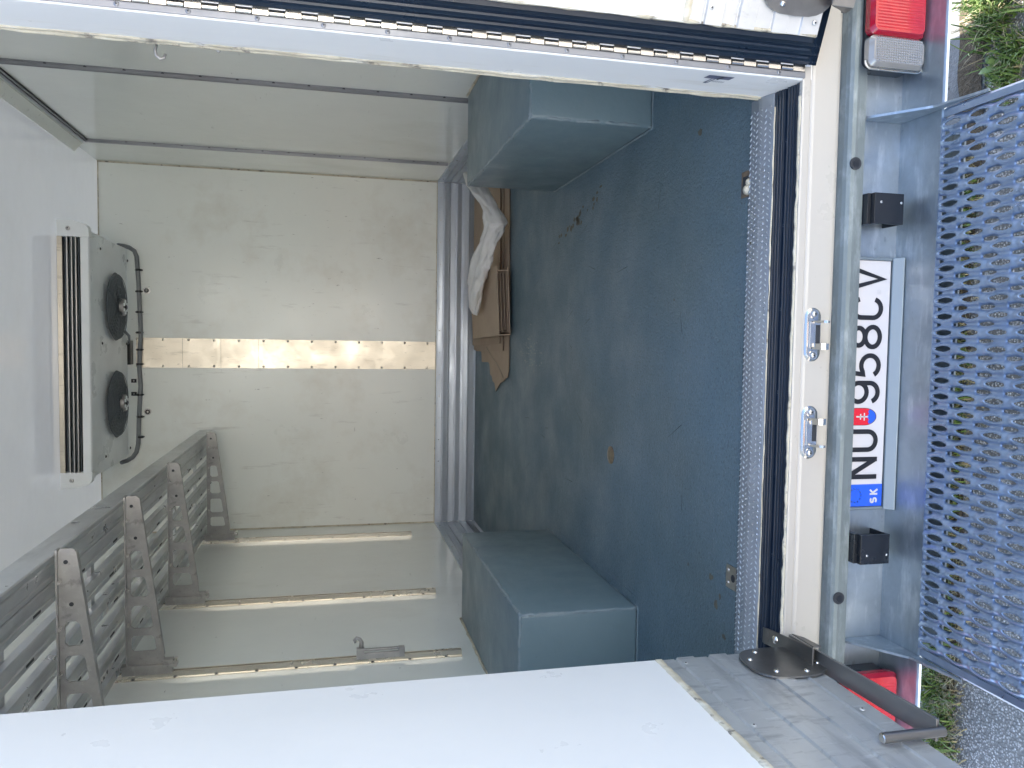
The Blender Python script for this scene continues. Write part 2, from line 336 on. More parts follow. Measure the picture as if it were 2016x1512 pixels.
for cx, cy, s_, n, h in ((.80, .33, .028, 200, .055), (.86, .31, .030, 200, .055), (.99, .37, .045, 330, .075), (1.07, .40, .04, 360, .08),
                         (1.12, .34, .05, 330, .08), (1.22, .40, .07, 400, .09), (-.95, .50, .035, 170, .06), (-1.08, .46, .04, 150, .05)):
    blades(gr, cx, cy, s_, s_*.8, n, h, int(cx*1000)); blades(gr, cx, cy, s_, s_, n//4, h*.9, int(cx*999), 1.2, STRAW, .0016)
tag(gr.build('grass', org=(0, .4, GZ), fix=False), 'green and straw grass growing in the joint of the paving below the bumper', 'grass', kind='stuff')
# broad weed leaves by the kerb
for i, (cx, cy, n) in enumerate(((.84, .34, 12), (1.05, .42, 14))):
    mb = mbm(GRASS); r = random.Random(40+i)
    for k in range(n):
        a = r.uniform(0, 2*pi); l = r.uniform(.025, .05); w = l*.22; e = r.uniform(.25, .9)
        vs = []
        for t, f in ((0, .2), (.4, 1), (.75, .8), (1, .05)):
            z = GZ+.01+sin(t*pi*.6)*l*e
            for sg in (-1, 1): vs.append((cx+cos(a)*l*t-sin(a)*w*f*sg, cy+sin(a)*l*t+cos(a)*w*f*sg, z+.004*(sg == 1)))
        mb.add(vs, [(0, 1, 3, 2), (2, 3, 5, 4), (4, 5, 7, 6)], True)
    tag(mb.build('weed_plant', org=(cx, cy, GZ), fix=False), ('broad leaved weed at the slab edge below the right tail light, farther from the step' if i else
        'broad leaved weed in the grass tuft under the right end of the bumper'), 'plant', 'weeds at the slab edge')

# ------------------------------------------------------------------ truck
T = tag(empty('box_truck', (0, 1.6, GZ)), 'white refrigerated box truck seen through its open rear doors', 'truck')

def vscrews(mb, pts, n, r=.007): 
    for p in pts: mb.screw(p, n, r)

# side walls, with rails and kick plates
def ribs_profile(x0, sg, h=.256, t=.007):
    """profile (x, z) of a ribbed aluminium kick plate on a wall at x0, facing sg"""
    P = [(x0, 0)]
    z = 0
    marks = [(0, .012), (.010, .006), (.012, .002), (.0135, .002), (.015, .0035), (.040, .006), (.0405, .001), (.0425, .001), (.043, .007), (.0505, .009), (.051, .002), (.053, .002), (.0535, .006), (.080, .0035),
             (.0805, .001), (.0825, .001), (.083, .010), (.097, .0075), (.0975, .001), (.0995, .001), (.100, .003), (.126, .0065), (.1265, .001), (.1285, .001), (.129, .009), (.137, .007), (.1375, .001), (.1395, .001), (.140, .006), (.169, .003),
             (.1695, .001), (.1715, .001), (.172, .008), (.181, .010), (.1815, .001), (.1835, .001), (.184, .003), (.207, .006), (.2075, .001), (.2095, .001), (.210, .009), (.217, .007), (.2175, .001), (.2195, .001), (.220, .0055), (.245, .003), (.2455, .008), (.256, .008)]
    P += [(x0+sg*d, zz*h/.256) for zz, d in marks]
    P.append((x0, h)); return P
def kick_side(parent, x0, sg, ya, yb):
    mb = mbm(ALU); mb.prism([(x, z+.001) for x, z in ribs_profile(x0, sg)], 'y', ya, yb)
    for i in range(7):
        y = ya+.1+i*(yb-ya-.2)/6
        mb.screw((x0+sg*.005, y, .236), (sg, 0, 0), .005, .0025); mb.screw((x0+sg*.005, y, .02), (sg, 0, 0), .005, .0025)
    return mb.build('kick_plate', parent)
def wall_rail(parent, x, y, z0, z1, sg, m, w=.046, d=.021):
    p = [(x, y-w/2), (x+sg*.003, y-w/2), (x+sg*.003, y-w*.28), (x+sg*d, y-w*.24), (x+sg*d, y-w*.1), (x+sg*.006, y-w*.08), (x+sg*.006, y+w*.08),
         (x+sg*d, y+w*.1), (x+sg*d, y+w*.24), (x+sg*.003, y+w*.28), (x+sg*.003, y+w/2), (x, y+w/2)]
    mb = mbm(m); mb.prism(p, 'z', z0, z1)
    n = int((z1-z0)/.135)
    for i in range(n):
        mb.mat(DARK).cyl((x+sg*.002, y-w*.38, z0+.06+i*.135), (x+sg*.0045, y-w*.38, z0+.06+i*.135), .0055, 12)
    return mb.build('wall_rail', parent)
TH = .06
for sg, x0, xo in ((1, XL, XL-TH), (-1, XR, XR+TH)):
    mb = mbm(SIDEP); a, b = sorted((x0, xo)); mb.box((a, JY, -.06), (b, YB, ZC+.05))
    w = mb.build('side_wall', T)
    kick_side(w, x0, sg, 1.772, YB-.008)
    if sg > 0:
        for y in (3.25, 2.14, 1.404, .70): wall_rail(w, x0, y, .436, 1.72, 1, RAILM)
        mb = mbm(SEALANT); mb.prism([(x0, YB), (x0+.008, YB), (x0, YB-.008)], 'z', .26, ZC); mb.build('corner_bead', w)
    else:
        for y in (1.83, 3.03): wall_rail(w, x0, y, .27, 2.145, -1, RAILD, .040, .013)
        mb = mbm(RAILD)
        for k in range(3): mb.box((x0, .2, 2.135+k*.011), (x0-.010-.004*(k == 1), 3.046, 2.143+k*.011))
        mb.box((x0, .2, 2.135), (x0-.006, 3.046, 2.167)); mb.build('load_rail', w)
        mb = mbm(SEALANT); mb.prism([(x0, YB), (x0-.008, YB), (x0, YB-.008)], 'z', .26, ZC); mb.build('corner_bead', w)
# cove between ceiling and right wall
mb = mbm(PANEL); mb.prism([(XR-.0, 2.185), (XR-.004, 2.185), (XR-.045, ZC-.004), (XR-.045, ZC), (XR, ZC)], 'y', .2, 3.12); mb.build('cove_moulding', T)
mb = mbm(CEIL); mb.box((XL-TH, 0, ZC+.001), (XR+TH, YB+TH, ZC+.07)); mb.build('ceiling', T)

# bulkhead with strip and kick plate
mb = mbm(PANEL); mb.box((XL-TH, YB, -.06), (XR+TH, YB+TH, ZC))
mb.mat(SEALANT).box((XL, YB-.0015, .2565), (XR, YB, .262))
mb.mat(SEALANT).box((XL, YB-.003, ZC-.006), (XR, YB, ZC))
bk = mb.build('bulkhead', T)
mb = mbm(STRIP); mb.box((-.110, YB-.004, .262), (.066, YB, 2.03))
for x in (.38, .62, .86): mb.mat(DARK).box((-.109, YB-.0046, 1.0+x*.9), (.065, YB-.0041, 1.0012+x*.9))
for i in range(13):
    z = .315+i*.1425
    for x in (-.100, .056): mb.screw((x, YB-.004, z), (0, -1, 0), .0075, .003, HINGE)
mb.build('metal_strip', bk)
mb = mbm(ALU)
prof = [(YB-(x-0), z+.001) for x, z in ribs_profile(0, 1)]
mb.prism(prof, 'x', XL+.006, XR-.006)
for i in range(15):
    x = XL+.12+i*.14; mb.screw((x, YB-.005, .236), (0, -1, 0), .004, .002)
    if i % 2: mb.screw((x+.05, YB-.009, .012), (0, -1, 0), .004, .002)
mb.build('kick_plate', bk)
for x in (.343, -.373):
    mb = mbm(STEEL); mb.cyl((x, YB, 1.97), (x, YB-.006, 1.97), .020, 24); mb.mat(DARK).cyl((x, YB-.006, 1.97), (x, YB-.009, 1.97), .014, 20); mb.mat(CHROME).dome((x, YB-.009, 1.97), (0, -1, 0), .008, .006)
    mb.build('washer_bolt', bk)
for x in (-.189, -.266):
    mb = mbm(BLACK); mb.box((x-.011, YB, 2.03), (x+.011, YB-.008, 2.058)); mb.screw((x, YB-.008, 2.044), (0, -1, 0), .005, .003); mb.build('cable_clip', bk)

# floor
mb = mbm(FLOOR)
nx, ny = 60, 90; x0, x1, y0, y1 = XL+.001, XR-.001, .166, YB-.001
vs = [(x0+(x1-x0)*i/nx, y0+(y1-y0)*j/ny, 0) for j in range(ny+1) for i in range(nx+1)]
mb.add(vs, [(j*(nx+1)+i, j*(nx+1)+i+1, (j+1)*(nx+1)+i+1, (j+1)*(nx+1)+i) for j in range(ny) for i in range(nx)])
mb.box((XL-.05, .15, -.09), (XR+.05, YB, -.004))
fl = mb.build('floor_panel', T, fix=False)
mb = mbm(BRASS); mb.cyl((-.298, 1.018, .0005), (-.298, 1.018, .003), .030, 28); mb.dome((-.298, 1.018, .003), (0, 0, 1), .027, .004, 24); mb.mat(DARK).box((-.312, 1.017, .0072), (-.284, 1.019, .0076)); mb.build('drain_plug', fl)
# rusty hole patch and latch plate
mb = mbm(RUST); mb.box((.415, .163, .001), (.474, .200, .003)); mb.mat(DARK).box((.423, .169, .003), (.462, .193, .0036)); mb.mat(SEALANT); mb.dome((.43, .172, .003), (0, 0, 1), .012, .010); mb.dome((.446, .166, .003), (0, 0, 1), .009, .008)
mb.build('latch_pocket', fl)
mb = mbm(STEEL); mb.box((-.494, .167, .001), (-.440, .213, .004)); mb.mat(DARK).cyl((-.467, .18, .004), (-.467, .18, .0048), .009, 16)
mb.screw((-.482, .203, .004), (0, 0, 1), .005); mb.screw((-.452, .203, .004), (0, 0, 1), .005); mb.build('latch_plate', fl)
# worn flakes of paint
flk = mbm(pbr('bare_patch', (.17, .15, .105), .8, var=((.11, .10, .08), 40, (1, 1, 1))))
r = random.Random(11)
def flake(cx, cy, a, b, mb=flk, z=.0012):
    n = 14; mb.add([(cx+a*cos(2*pi*i/n)*r.uniform(.55, 1.1), cy+b*sin(2*pi*i/n)*r.uniform(.55, 1.1), z) for i in range(n)], [tuple(range(n))])
for _ in range(26): t = r.random(); flake(.60-.10*t+r.gauss(0, .012), 1.15+t*.55+r.gauss(0, .012), r.uniform(.004, .014), r.uniform(.006, .02))
for cx, cy, a, b in ((-.556, .264, .014, .012), (-.496, .294, .010, .014), (-.62, .22, .008, .010), (-.53, .245, .01, .006), (.62, .42, .01, .016), (.2, .55, .004, .004), (-.5, .42, .006, .004)): flake(cx, cy, a, b)
tag(flk.build('bare_patch', fl, fix=False), kind='stuff')
chk = mbm(pbr('chalk_scuff', (.34, .37, .36), .9))
for _ in range(90): cx, cy = (.03+r.gauss(0, .05), 2.12+r.gauss(0, .10)); flake(cx, cy, r.uniform(.001, .004), r.uniform(.004, .016), chk, .0016)
tag(chk.build('chalk_scuff', fl, fix=False), kind='stuff')
scr = mbm(pbr('dark_scratch', (.035, .05, .06), .7))
for _ in range(26):
    cx, cy = r.uniform(-.6, .6), r.uniform(.3, 2.4); a = r.uniform(-.5, .5)+pi/2*(r.random() < .3); l = r.uniform(.02, .12); w = r.uniform(.0006, .0014)
    dx, dy = sin(a), cos(a); scr.add([(cx-dy*w, cy+dx*w, .0019), (cx+dy*w, cy-dx*w, .0019), (cx+dx*l+dy*w*.3, cy+dy*l-dx*w*.3, .0019), (cx+dx*l-dy*w*.3, cy+dy*l+dx*w*.3, .0019)], [(0, 1, 2, 3)])
tag(scr.build('scratch', fl, fix=False), kind='stuff')

# wheel boxes
def wheel_box(xi, xo, ya, yb, h):
    mb = mbm(BOXP); mb.box((xi, ya, -.002), (xo, yb, h))
    b = mb.build('wheel_box', T, bevel=.013, seg=3)
    for p in b.data.polygons: p.use_smooth = True
    sg = 1 if xo > xi else -1
    mb = mbm(BOXE); q_ = .0012   # worn weld beads along the edges and the foot
    r = random.Random(int(ya*1000)); e = .0065
    def bead(a, b_, rad, n=26):
        a = Vector(a); b_ = Vector(b_)
        mb.tube([a.lerp(b_, i/n)+Vector([r.gauss(0, .0012) for _ in range(3)]) for i in range(n+1)], [rad*r.uniform(.75, 1.2) for _ in range(n+1)], 8)
    bead((xi+sg*e, ya+e, .0), (xi+sg*e, ya+e, h-e*1.2), .0062)
    bead((xi+sg*e, ya+e, h-e), (xo, ya+e, h-e), .0062); bead((xi+sg*e, ya+e, h-e), (xi+sg*e, yb-e, h-e), .0062, 40)
    bead((xi, ya, .0), (xi, yb, .0), .0035, 40); bead((xi, ya, .0), (xo, ya, .0), .0035)
    mb.mat(SEALANT); bead((xo-sg*.002, ya, h+.001), (xo-sg*.002, yb, h+.001), .005, 40)
    mb.build('weld_bead', b)
    if sg < 0:
        mb = mbm(FLOOR); mb.box((xi, ya+.02, .001), (xi+.028, yb-.1, .004)); mb.build('foot_flange', b)
    return b
wheel_box(.711, XR, .733, 1.770, .375)
wheel_box(-.728, XL, .753, 1.767, .376)

# rear frame: jambs, head and reveal
fr = empty('door_frame', (0, JY/2, 0)); fr.parent = T; fr.location = Vector((0, JY/2, 0))-Vector(ORG['box_truck'])
for sg in (1, -1):
    mb = mbm(JAMB); mb.box((sg*JX, .0, -.10), (sg*(XR+TH-.0), JY, ZC+.0)) if sg > 0 else mb.box((XL-TH, .0, -.10), (-JX-.02, JY, ZC))
    j = mb.build('jamb', fr, bevel=.003)
    mb = mbm(SEALANT); r = random.Random(9+sg)
    xx = JX if sg > 0 else -JX-.02
    mb.tube([(xx-sg*.0003+r.gauss(0, .0004), JY-.005+r.gauss(0, .0006), -.01+i*.03) for i in range(73)], [.0045*r.uniform(.75, 1.2) for _ in range(73)], 8)
    if sg > 0: mb.tube([(xx+r.gauss(0, .0006), JY-.016+r.gauss(0, .0015), -.01+i*.03) for i in range(73)], [.004*r.uniform(.3, 1.4) for _ in range(73)], 6)
    mb.build('sealant_bead', j)
mb = mbm(JAMB); mb.box((-JX-.018, 0, HZ), (JX-.002, JY, ZC)); mb.build('head_rail', fr)
# sticker on the right reveal
xs = JX-.0008
def quad(mb, yz): mb.add([(xs, y, z) for y, z in yz], [tuple(range(len(yz)))])
mb = mbm(STICK)
quad(mb, [(.022, .180), (.040, .184), (.040, .128), (.022, .124)])
xs -= .0004
quad(mb, [(.040, .1665), (.066, .172), (.066, .1695), (.040, .164)]); quad(mb, [(.040, .160), (.066, .1655), (.066, .163), (.040, .1575)]); quad(mb, [(.062, .171), (.068, .172), (.068, .1645), (.062, .163)])
for k in range(6): mb.mat(STICKG); quad(mb, [(.050, .156-k*.0045), (.058, .158-k*.0045), (.058, .1555-k*.0045), (.050, .1535-k*.0045)])
mb.mat(INK); xs -= .0006; quad(mb, [(.022, .150), (.042, .156), (.042, .152), (.022, .146)]); mb.build('maker_sticker', fr, fix=False)
# small coat hook on the jamb, inside
mb = mbm(CASTM); mb.tube([(.622, .15, 1.240), (.612, .15, 1.243), (.602, .15, 1.241), (.5965, .15, 1.234), (.599, .15, 1.227), (.606, .15, 1.225)], .0028, 8); mb.build('coat_hook', fr)
mb = mbm(CASTM); mb.dome((.6225, .142, 1.13), (-1, 0, 0), .005, .008); mb.build('stud', fr)
# piano hinge leaf on the right jamb
def hinge(sg, parent):
    mb = mbm(RAILD); x = sg*JX if sg > 0 else -JX-.02
    mb.box((x+sg*.003, -.0035, -.02), (x+sg*.014, -.0005, 2.15))
    mb.mat(DARK).box((x+sg*.0135, -.0020, -.02), (x+sg*.031, -.0008, 2.15)); mb.mat(HINGE)
    mb.box((x+sg*.0275, -.0075, -.02), (x+sg*.034, -.001, 2.15))
    z = -.016; k = 0
    while z < 2.12:
        mb.box((x+sg*.0145, -.0075, z), (x+sg*.0277, -.003, z+.0265)); z += .0265
        mb.cyl((x+sg*.0185, -.0060, z+.0018), (x+sg*.0185, -.0060, z+.0267), .0042, 12); z += .0285
    for i in range(18): mb.screw((x+sg*.009, -.0035, .04+i*.112), (0, -1, 0), .0045, .002, RAILD)
    return mb.build('piano_hinge', parent)
hinge(1, fr); hinge(-1, fr)

# threshold: tread plate, rubber, cream sill
xa, xb = -JX-.018, JX-.001
mb = mbm(TREAD); prof = [(.165, -.002), (.165, .003), (.160, .005), (.128, .006), (.118, .0045), (.090, -.004), (.086, -.006), (.086, -.010)]
mb.prism(prof, 'x', xa, xb)
for i in range(96):
    for j in range(6):
        x = xa+.012+i*.0128+(.0064 if j % 2 else 0); y = .158-j*.0128
        if x > xb-.01 or y < .091: continue
        a = radians(45 if j % 2 else -45); z = .0055 if y > .128 else .0058-(.128-y)*.245; mb.mat(TREADHI)
        dx, dy = cos(a)*.0055, sin(a)*.0055; ex, ey = -sin(a)*.0018, cos(a)*.0018
        mb.add([(x-dx, y-dy, z), (x-ex, y-ey, z), (x+dx, y+dy, z), (x+ex, y+ey, z), (x-dx*.6, y-dy*.6, z+.0022), (x+dx*.6, y+dy*.6, z+.0022)], [(0, 1, 4), (1, 2, 5, 4), (2, 3, 5), (3, 0, 4, 5)], True)
for i in range(6): mb.screw((xa+.1+i*.212, .147, .004), (0, 0, 1), .0055, .002)
mb.build('tread_plate', fl)
mb = mbm(DARK); r = random.Random(31); mb.tube([(xa+.002+i*.0205, .1665+r.gauss(0, .0006), .0008) for i in range(61)], [.0022*r.uniform(.4, 1.3) for _ in range(61)], 6); mb.build('floor_gap', fl)
mb = mbm(SEALANT); r = random.Random(3)
mb.tube([(xa+i*.0205, .0835+r.gauss(0, .0007), -.006+r.gauss(0, .0005)) for i in range(61)], [.0024*r.uniform(.5, 1.2) for _ in range(61)], 6); mb.build('tread_sealant', fl)
mb = mbm(RUBBER)
P = [(.0815, -.030)]; N = 12
ys = [.0815-(.0665)*k/48 for k in range(49)]   # eight moulded ribs either side of a channel
for k, y in enumerate(ys):
    t = k/48; base = -.009-.013*t
    if .38 < t < .52: z = base-.006
    elif t > .9: z = base+.003
    else: z = base+(.0024, .0028, .0028, .0024, -.0022, -.0022)[k % 6]
    P.append((y, z))
P.append((.013, -.030)); mb.prism(P, 'x', xa, xb)
for i in range(7): mb.screw((xa+.085+i*.178, .0515, -.0195), (0, 0, 1), .0062, .003, STEEL)
mb.build('rubber_sill_strip', fr)
mb = mbm(SILLW)
prof = [(.012, -.1), (.012, -.020), (.010, -.0165), (.000, -.0165), (-.0015, -.020), (-.0015, -.033), (.0005, -.036), (-.0015, -.039), (-.003, -.044), (-.003, -.096), (-.001, -.104), (.012, -.104)]
mb.prism(prof, 'x', XL-TH, XR+TH); si = mb.build('door_sill', fr)
mb = mbm(SEALANT); r = random.Random(8)
mb.tube([(xa+i*.0127, .0065+r.gauss(0, .0008), -.0175+r.gauss(0, .0005)) for i in range(98)], [.0045*r.uniform(.8, 1.1) for _ in range(98)], 8); mb.build('sealant_bead', si)
# rotary keepers on the sill
def keeper(cx, flip, parent):
    mb = mbm(CHROME); y = -.003; n = 28; L, H = .056, .020
    out = []
    for i in range(n):
        a = 2*pi*i/n; cx_ = (L-H)*(1 if cos(a) > 0 else -1) if abs(cos(a)) > 1e-6 else 0
        out.append((cx+cx_+H*cos(a), -.058+H*.95*sin(a)))
    ins = [(cx+(x-cx)*.9, -.058+(z+.0615)*.72) for x, z in out]
    mb.add([(x, y, z) for x, z in out]+[(x, y-.004, z) for x, z in ins], [(i, (i+1) % n, n+(i+1) % n, n+i) for i in range(n)]+[tuple(range(n, 2*n))], True)
    mb.box((cx-.026, y-.004, -.046), (cx+.026, y-.010, -.070))
    mb.mat(DARK).box((cx-.018, y-.0102, -.059), (cx+.020, y-.0106, -.069)); mb.mat(CHROME)
    for s_ in (-1, 1):
        mb.mat(CHROME); mb.cyl((cx+s_*.043, y-.003, -.058), (cx+s_*.043, y-.006, -.058), .009, 18); mb.screw((cx+s_*.043, y-.006, -.058), (0, -1, 0), .0065, .003)
    mb.mat(CHROME)
    f = -1 if flip else 1
    mb.prism([(y-.006, -.054), (y-.030, -.064), (y-.034, -.070), (y-.030, -.078), (y-.024, -.076), (y-.006, -.072)], 'x', cx+f*.024, cx+f*.029)
    mb.prism([(y-.006, -.054), (y-.026, -.062), (y-.030, -.070), (y-.026, -.080), (y-.020, -.078), (y-.006, -.074)], 'x', cx-f*.018, cx-f*.031)
    return mb.build('lock_keeper', parent, bevel=.0012)
keeper(.103, False, si); keeper(-.102, True, si)

# ------------------------------------------------------------------ doors
def door(hx, ang, sg, name='rear_door'):
    """door hinged at (hx, 0); ang = opening angle; local frame: u along the door from the hinge, n = inner face normal"""
    a = radians(ang)
    u = Vector((-sg*cos(a), -sin(a), 0)); n = Vector((-sg*sin(a), cos(a), 0))
    return u, n
def rot_mb(mb, O, u, n): mb.X = Matrix(((u.x, n.x, 0, O[0]), (u.y, n.y, 0, O[1]), (0, 0, 1, 0), (0, 0, 0, 1)))
def holdback(parent, O, u, n, n_in, du, dz):
    """dark bracket on the door foot with a swinging flat bar and end pin"""
    mb = MB(); rot_mb(mb, O, u, n); mb.mat(GUN); f = n_in
    pts = []
    for i in range(28):
        t = 2*pi*i/28; c, s_ = cos(t), sin(t)
        pts.append((.071+du+.071*(abs(c)**.75)*(1 if c > 0 else -1), .032+dz+.080*(abs(s_)**.65)*(1 if s_ > 0 else -1)))
    mb.add([(p[0], f, p[1]) for p in pts]+[(p[0], f+.004, p[1]) for p in pts], [(i, (i+1) % 28, 28+(i+1) % 28, 28+i) for i in range(28)]+[tuple(range(28, 56))])
    for p in ((.018, .062), (.050, .092), (.112, .070), (.122, .010), (.090, -.034)): mb.mat(CHROME).dome((p[0]+du, f+.004, p[1]+dz), (0, 1, 0), .006, .004)
    return mb.build('arm_bracket', parent)
SEAL_P = [(0, 0), (0, .010), (.006, .016), (.010, .010), (.014, .010), (.018, .018), (.024, .010), (.028, .010), (.033, .017), (.039, .010), (.048, .010), (.050, 0)]
def make_door(hx, ang, sg, plug0, seal0, seal1, kickm, face):
    a = radians(ang); u = Vector((-sg*cos(a), -sin(a), 0)); n = Vector((-sg*sin(a), cos(a), 0)); O = (hx, -.004, 0)
    Wd = .66; H0, H1 = (-.030, 2.15) if sg > 0 else (-.040, 2.15)
    d = empty('rear_door', (hx, 0, -.04)); d.parent = T; d.location = Vector((hx, 0, -.04))-Vector(ORG['box_truck'])
    def nb(m): q = mbm(m); rot_mb(q, O, u, n); return q
    mb = nb(EXTW); mb.box((0.002, -.045, H0), (Wd, .0, H1)); mb.build('door_leaf', d)
    mb = nb(RUBBER)
    for zc in (0,): mb.prism([(seal0+p[0]*(seal1-seal0)/.05, p[1]) for p in SEAL_P], 'z', H0, H1)
    mb.prism([(p[1], H0-.004+p[0]*.022/.05) for p in SEAL_P], 'x', seal0, Wd-.01); mb.build('door_seal', d)
    mb = nb(DOORW); mb.box((plug0, .0, .274), (Wd-.045, face, 2.10))
    ip = mb.build('inner_panel', d)
    mb = nb(kickm)
    zz = -.010 if sg > 0 else -.026; P = [(0.0, zz)]
    bands = [(.036, .0), (.004, .0035), (.026, .0), (.030, .003), (.004, -.002), (.030, .0), (.034, .0035), (.004, -.002), (.026, .0), (.034, .003), (.004, -.002), (.028, .0)]
    tot = sum(b[0] for b in bands); kz = (.268-zz)/tot
    for w_, e in bands:
        w_ *= kz; P += [(face+e-.001, zz+.001), (face+e-.001, zz+w_-.001)]; zz += w_
    P.append((0.0, zz)); mb.prism([(y, z) for y, z in P], 'x', plug0, Wd-.045)
    for i in range(3): mb.screw((plug0+.03+i*.26, face+.0012, .225), (0, 1, 0), .0055, .002, ALUW); mb.screw((plug0+.025+i*.25, face+.0015, .004), (0, 1, 0), .0055, .002, ALUW)
    kp = mb.build('kick_plate', d)
    mb = nb(SEALANT); r = random.Random(int(ang))
    N_ = int((Wd-.05-plug0)/.008); up_ = [(plug0+.002+i*.008, .2785+r.gauss(0, .0006)) for i in range(N_)]; lo_ = [(x, .2655+r.gauss(0, .0009)) for x, z in up_]
    mb.add([(x, face+.0022, z) for x, z in up_]+[(x, face+.0022, z) for x, z in lo_]+[(x, face-.002, z+.001) for x, z in up_]+[(x, face-.002, z-.001) for x, z in lo_], sum([[(i, i+1, N_+i+1, N_+i), (i, i+1, 2*N_+i+1, 2*N_+i), (N_+i, N_+i+1, 3*N_+i+1, 3*N_+i)] for i in range(N_-1)], []), True)
    if sg > 0: mb.tube([(plug0+.002, face-.004+r.gauss(0, .0004), -.008+i*.03) for i in range(70)], [.004*r.uniform(.6, 1.3) for _ in range(70)], 8)
    mb.build('sealant_bead', d)
    holdback(d, O, u, n, face+.002, .090 if sg > 0 else 0, .022 if sg > 0 else 0)
    return d, O, u, n
dr, Or, ur, nr = make_door(.646, 156, 1, .058, .006, .058, ALUW, .030)
dl, Ol, ul, nl = make_door(-.646, 90, -1, .004, .006, .058, ALUD, .083)
# holding arm of the left door
mb = mbm(GUNB); A = Vector((-.553, .030, -.030)); Bp = Vector((-.549, -.396, -.052))
def bar(mb, A, B, w, t, up=Vector((0, 0, 1)), side=Vector((1, 0, 0))):
    d = (B-A).normalized(); wv = side*w/2; tv = d.cross(side).normalized()*t/2
    vs = []
    for p in (A, B):
        for s1, s2 in ((-1, -1), (1, -1), (1, 1), (-1, 1)): vs.append(tuple(p+wv*s1+tv*s2))
    mb.add(vs, [(0, 1, 2, 3), (7, 6, 5, 4), (0, 4, 5, 1), (1, 5, 6, 2), (2, 6, 7, 3), (3, 7, 4, 0)])
bar(mb, A, Bp, .038, .006)
arm = mb.build('holding_arm', dl, bevel=.001)
mb = mbm(pbr('pin_steel', (.36, .34, .31), .32, 1, var=((.22, .2, .19), 30, Z1))); mb.cyl(Bp+Vector((0, -.004, -.008)), Bp+Vector((0, -.004, .108)), .0085, 20); mb.mat(CHROME).cyl(Bp+Vector((0, -.004, .1081)), Bp+Vector((0, -.004, .1095)), .0075, 20, .006); mb.build('end_pin', arm)
mb = mbm(GUN); bar(mb, Vector((-.559, .062, -.012)), Vector((-.540, -.105, -.018)), .036, .004); mb.cyl((-.559, .062, -.0142), (-.559, .062, -.0098), .018, 24, smooth=False)
mb.prism([(-.105, -.018), (-.03, -.016), (-.055, -.030), (-.105, -.036)], 'x', -.5225, -.5195)
mb.mat(CHROME).dome((-.553, .022, -.0115), (0, 0, 1), .010, .006); mb.mat(STEEL).cyl((-.553, .022, -.014), (-.553, .022, -.050), .0075, 14); mb.cyl((-.553, .022, -.036), (-.553, .022, -.046), .012, 6)
mb.build('arm_clevis', arm, bevel=.002)
# matching folded arm on the right door, pointing out of the view
mb = MB(); rot_mb(mb, Or, ur, nr); mb.mat(GUN)
mb.prism([(.078, -.045), (.150, -.050), (.20, -.05), (.20, .02), (.150, .035), (.10, .025), (.085, -.005)], 'y', .055, .060) if False else None
mb.X = mb.X
mb.add([(.105, .040, -.050), (.115, .066, -.048), (.40, .066, -.048), (.40, .060, -.005), (.15, .064, .012), (.115, .060, -.005)], [(0, 1, 5), (1, 2, 3, 4, 5)])
mb.mat(CHROME).dome((.16, .066, -.020), (0, 1, .2), .007, .005); mb.mat(GUN)
mb.box((.105, .034, -.05), (.40, .040, -.044)); mb.build('holding_arm', dr, bevel=.001)

# ------------------------------------------------------------------ bumper beam, lamps, plate, step
WY, FZ = -.004, -.250
mb = mbm(GALV)
L_ = 1.0
mb.prism([(.004, -.146), (WY, -.146), (WY, FZ), (-.118, FZ), (-.122, FZ-.002), (-.124, FZ-.006), (-.120, FZ-.006), (.004, FZ-.006)], 'x', -L_, L_)
bm_ = mb.build('bumper_beam', T)
mb = mbm(LIPM)
mb.prism([(.012, -.1045), (-.008, -.1015), (-.020, -.1030), (-.028, -.1065), (-.033, -.1125), (-.035, -.120), (-.035, -.141), (-.031, -.141), (-.031, -.120), (-.026, -.112), (WY, -.108), (WY, -.1458), (.004, -.1458), (.012, -.108)], 'x', -L_, L_); mb.build('beam_lip', bm_)
for x in (.453, -.450):
    mb = mbm(DARK); mb.cyl((x, -.034, -.1215), (x, -.0365, -.1215), .0128, 24); mb.mat(BLACK).cyl((x, -.0364, -.1215), (x, -.0372, -.1215), .0075, 20); mb.build('rubber_plug', bm_)
for sg in (1, -1):
    mb = mbm(GALV); x = .552*sg
    vs = [(WY-.001, -.143), (WY-.001, FZ+.001), (-.235, FZ+.001), (-.235, FZ+.004), (-.120, FZ+.022)]
    mb.prism(vs, 'x', x-.0025, x+.0025); mb.build('gusset', bm_)
mb = mbm(GALV); mb.box((-.53, -.128, -.301), (.53, .02, -.297)); mb.build('stay_plate', bm_)

def number_lamp(cx, op):
    mb = mbm(BLACK); h = .031; o_ = -op*h; yb_, yf = -.005, -.062   # open side faces the plate
    mb.box((cx-h, yf, -.218), (cx+h, yf+.005, -.150))
    mb.box((cx-h, yf+.005, -.218), (cx+h, yb_, -.213)); mb.box((cx-h, yf+.005, -.155), (cx+h, yb_, -.150)); mb.box((cx-h, yf+.012, -.150), (cx+h, yb_, -.1425))
    mb.box((cx+o_, yf+.005, -.213), (cx+o_+op*.004, yb_, -.155)); mb.box((cx+o_+op*.004, yb_-.012, -.213), (cx-o_-op*.012, yb_, -.155))
    for z in (-.165, -.212): mb.screw((cx+o_*.4, yf-.0005, z), (0, -1, 0), .0028, .0012)
    return mb.build('number_plate_lamp', T, bevel=.0035)
number_lamp(.361, -1); number_lamp(-.342, 1)

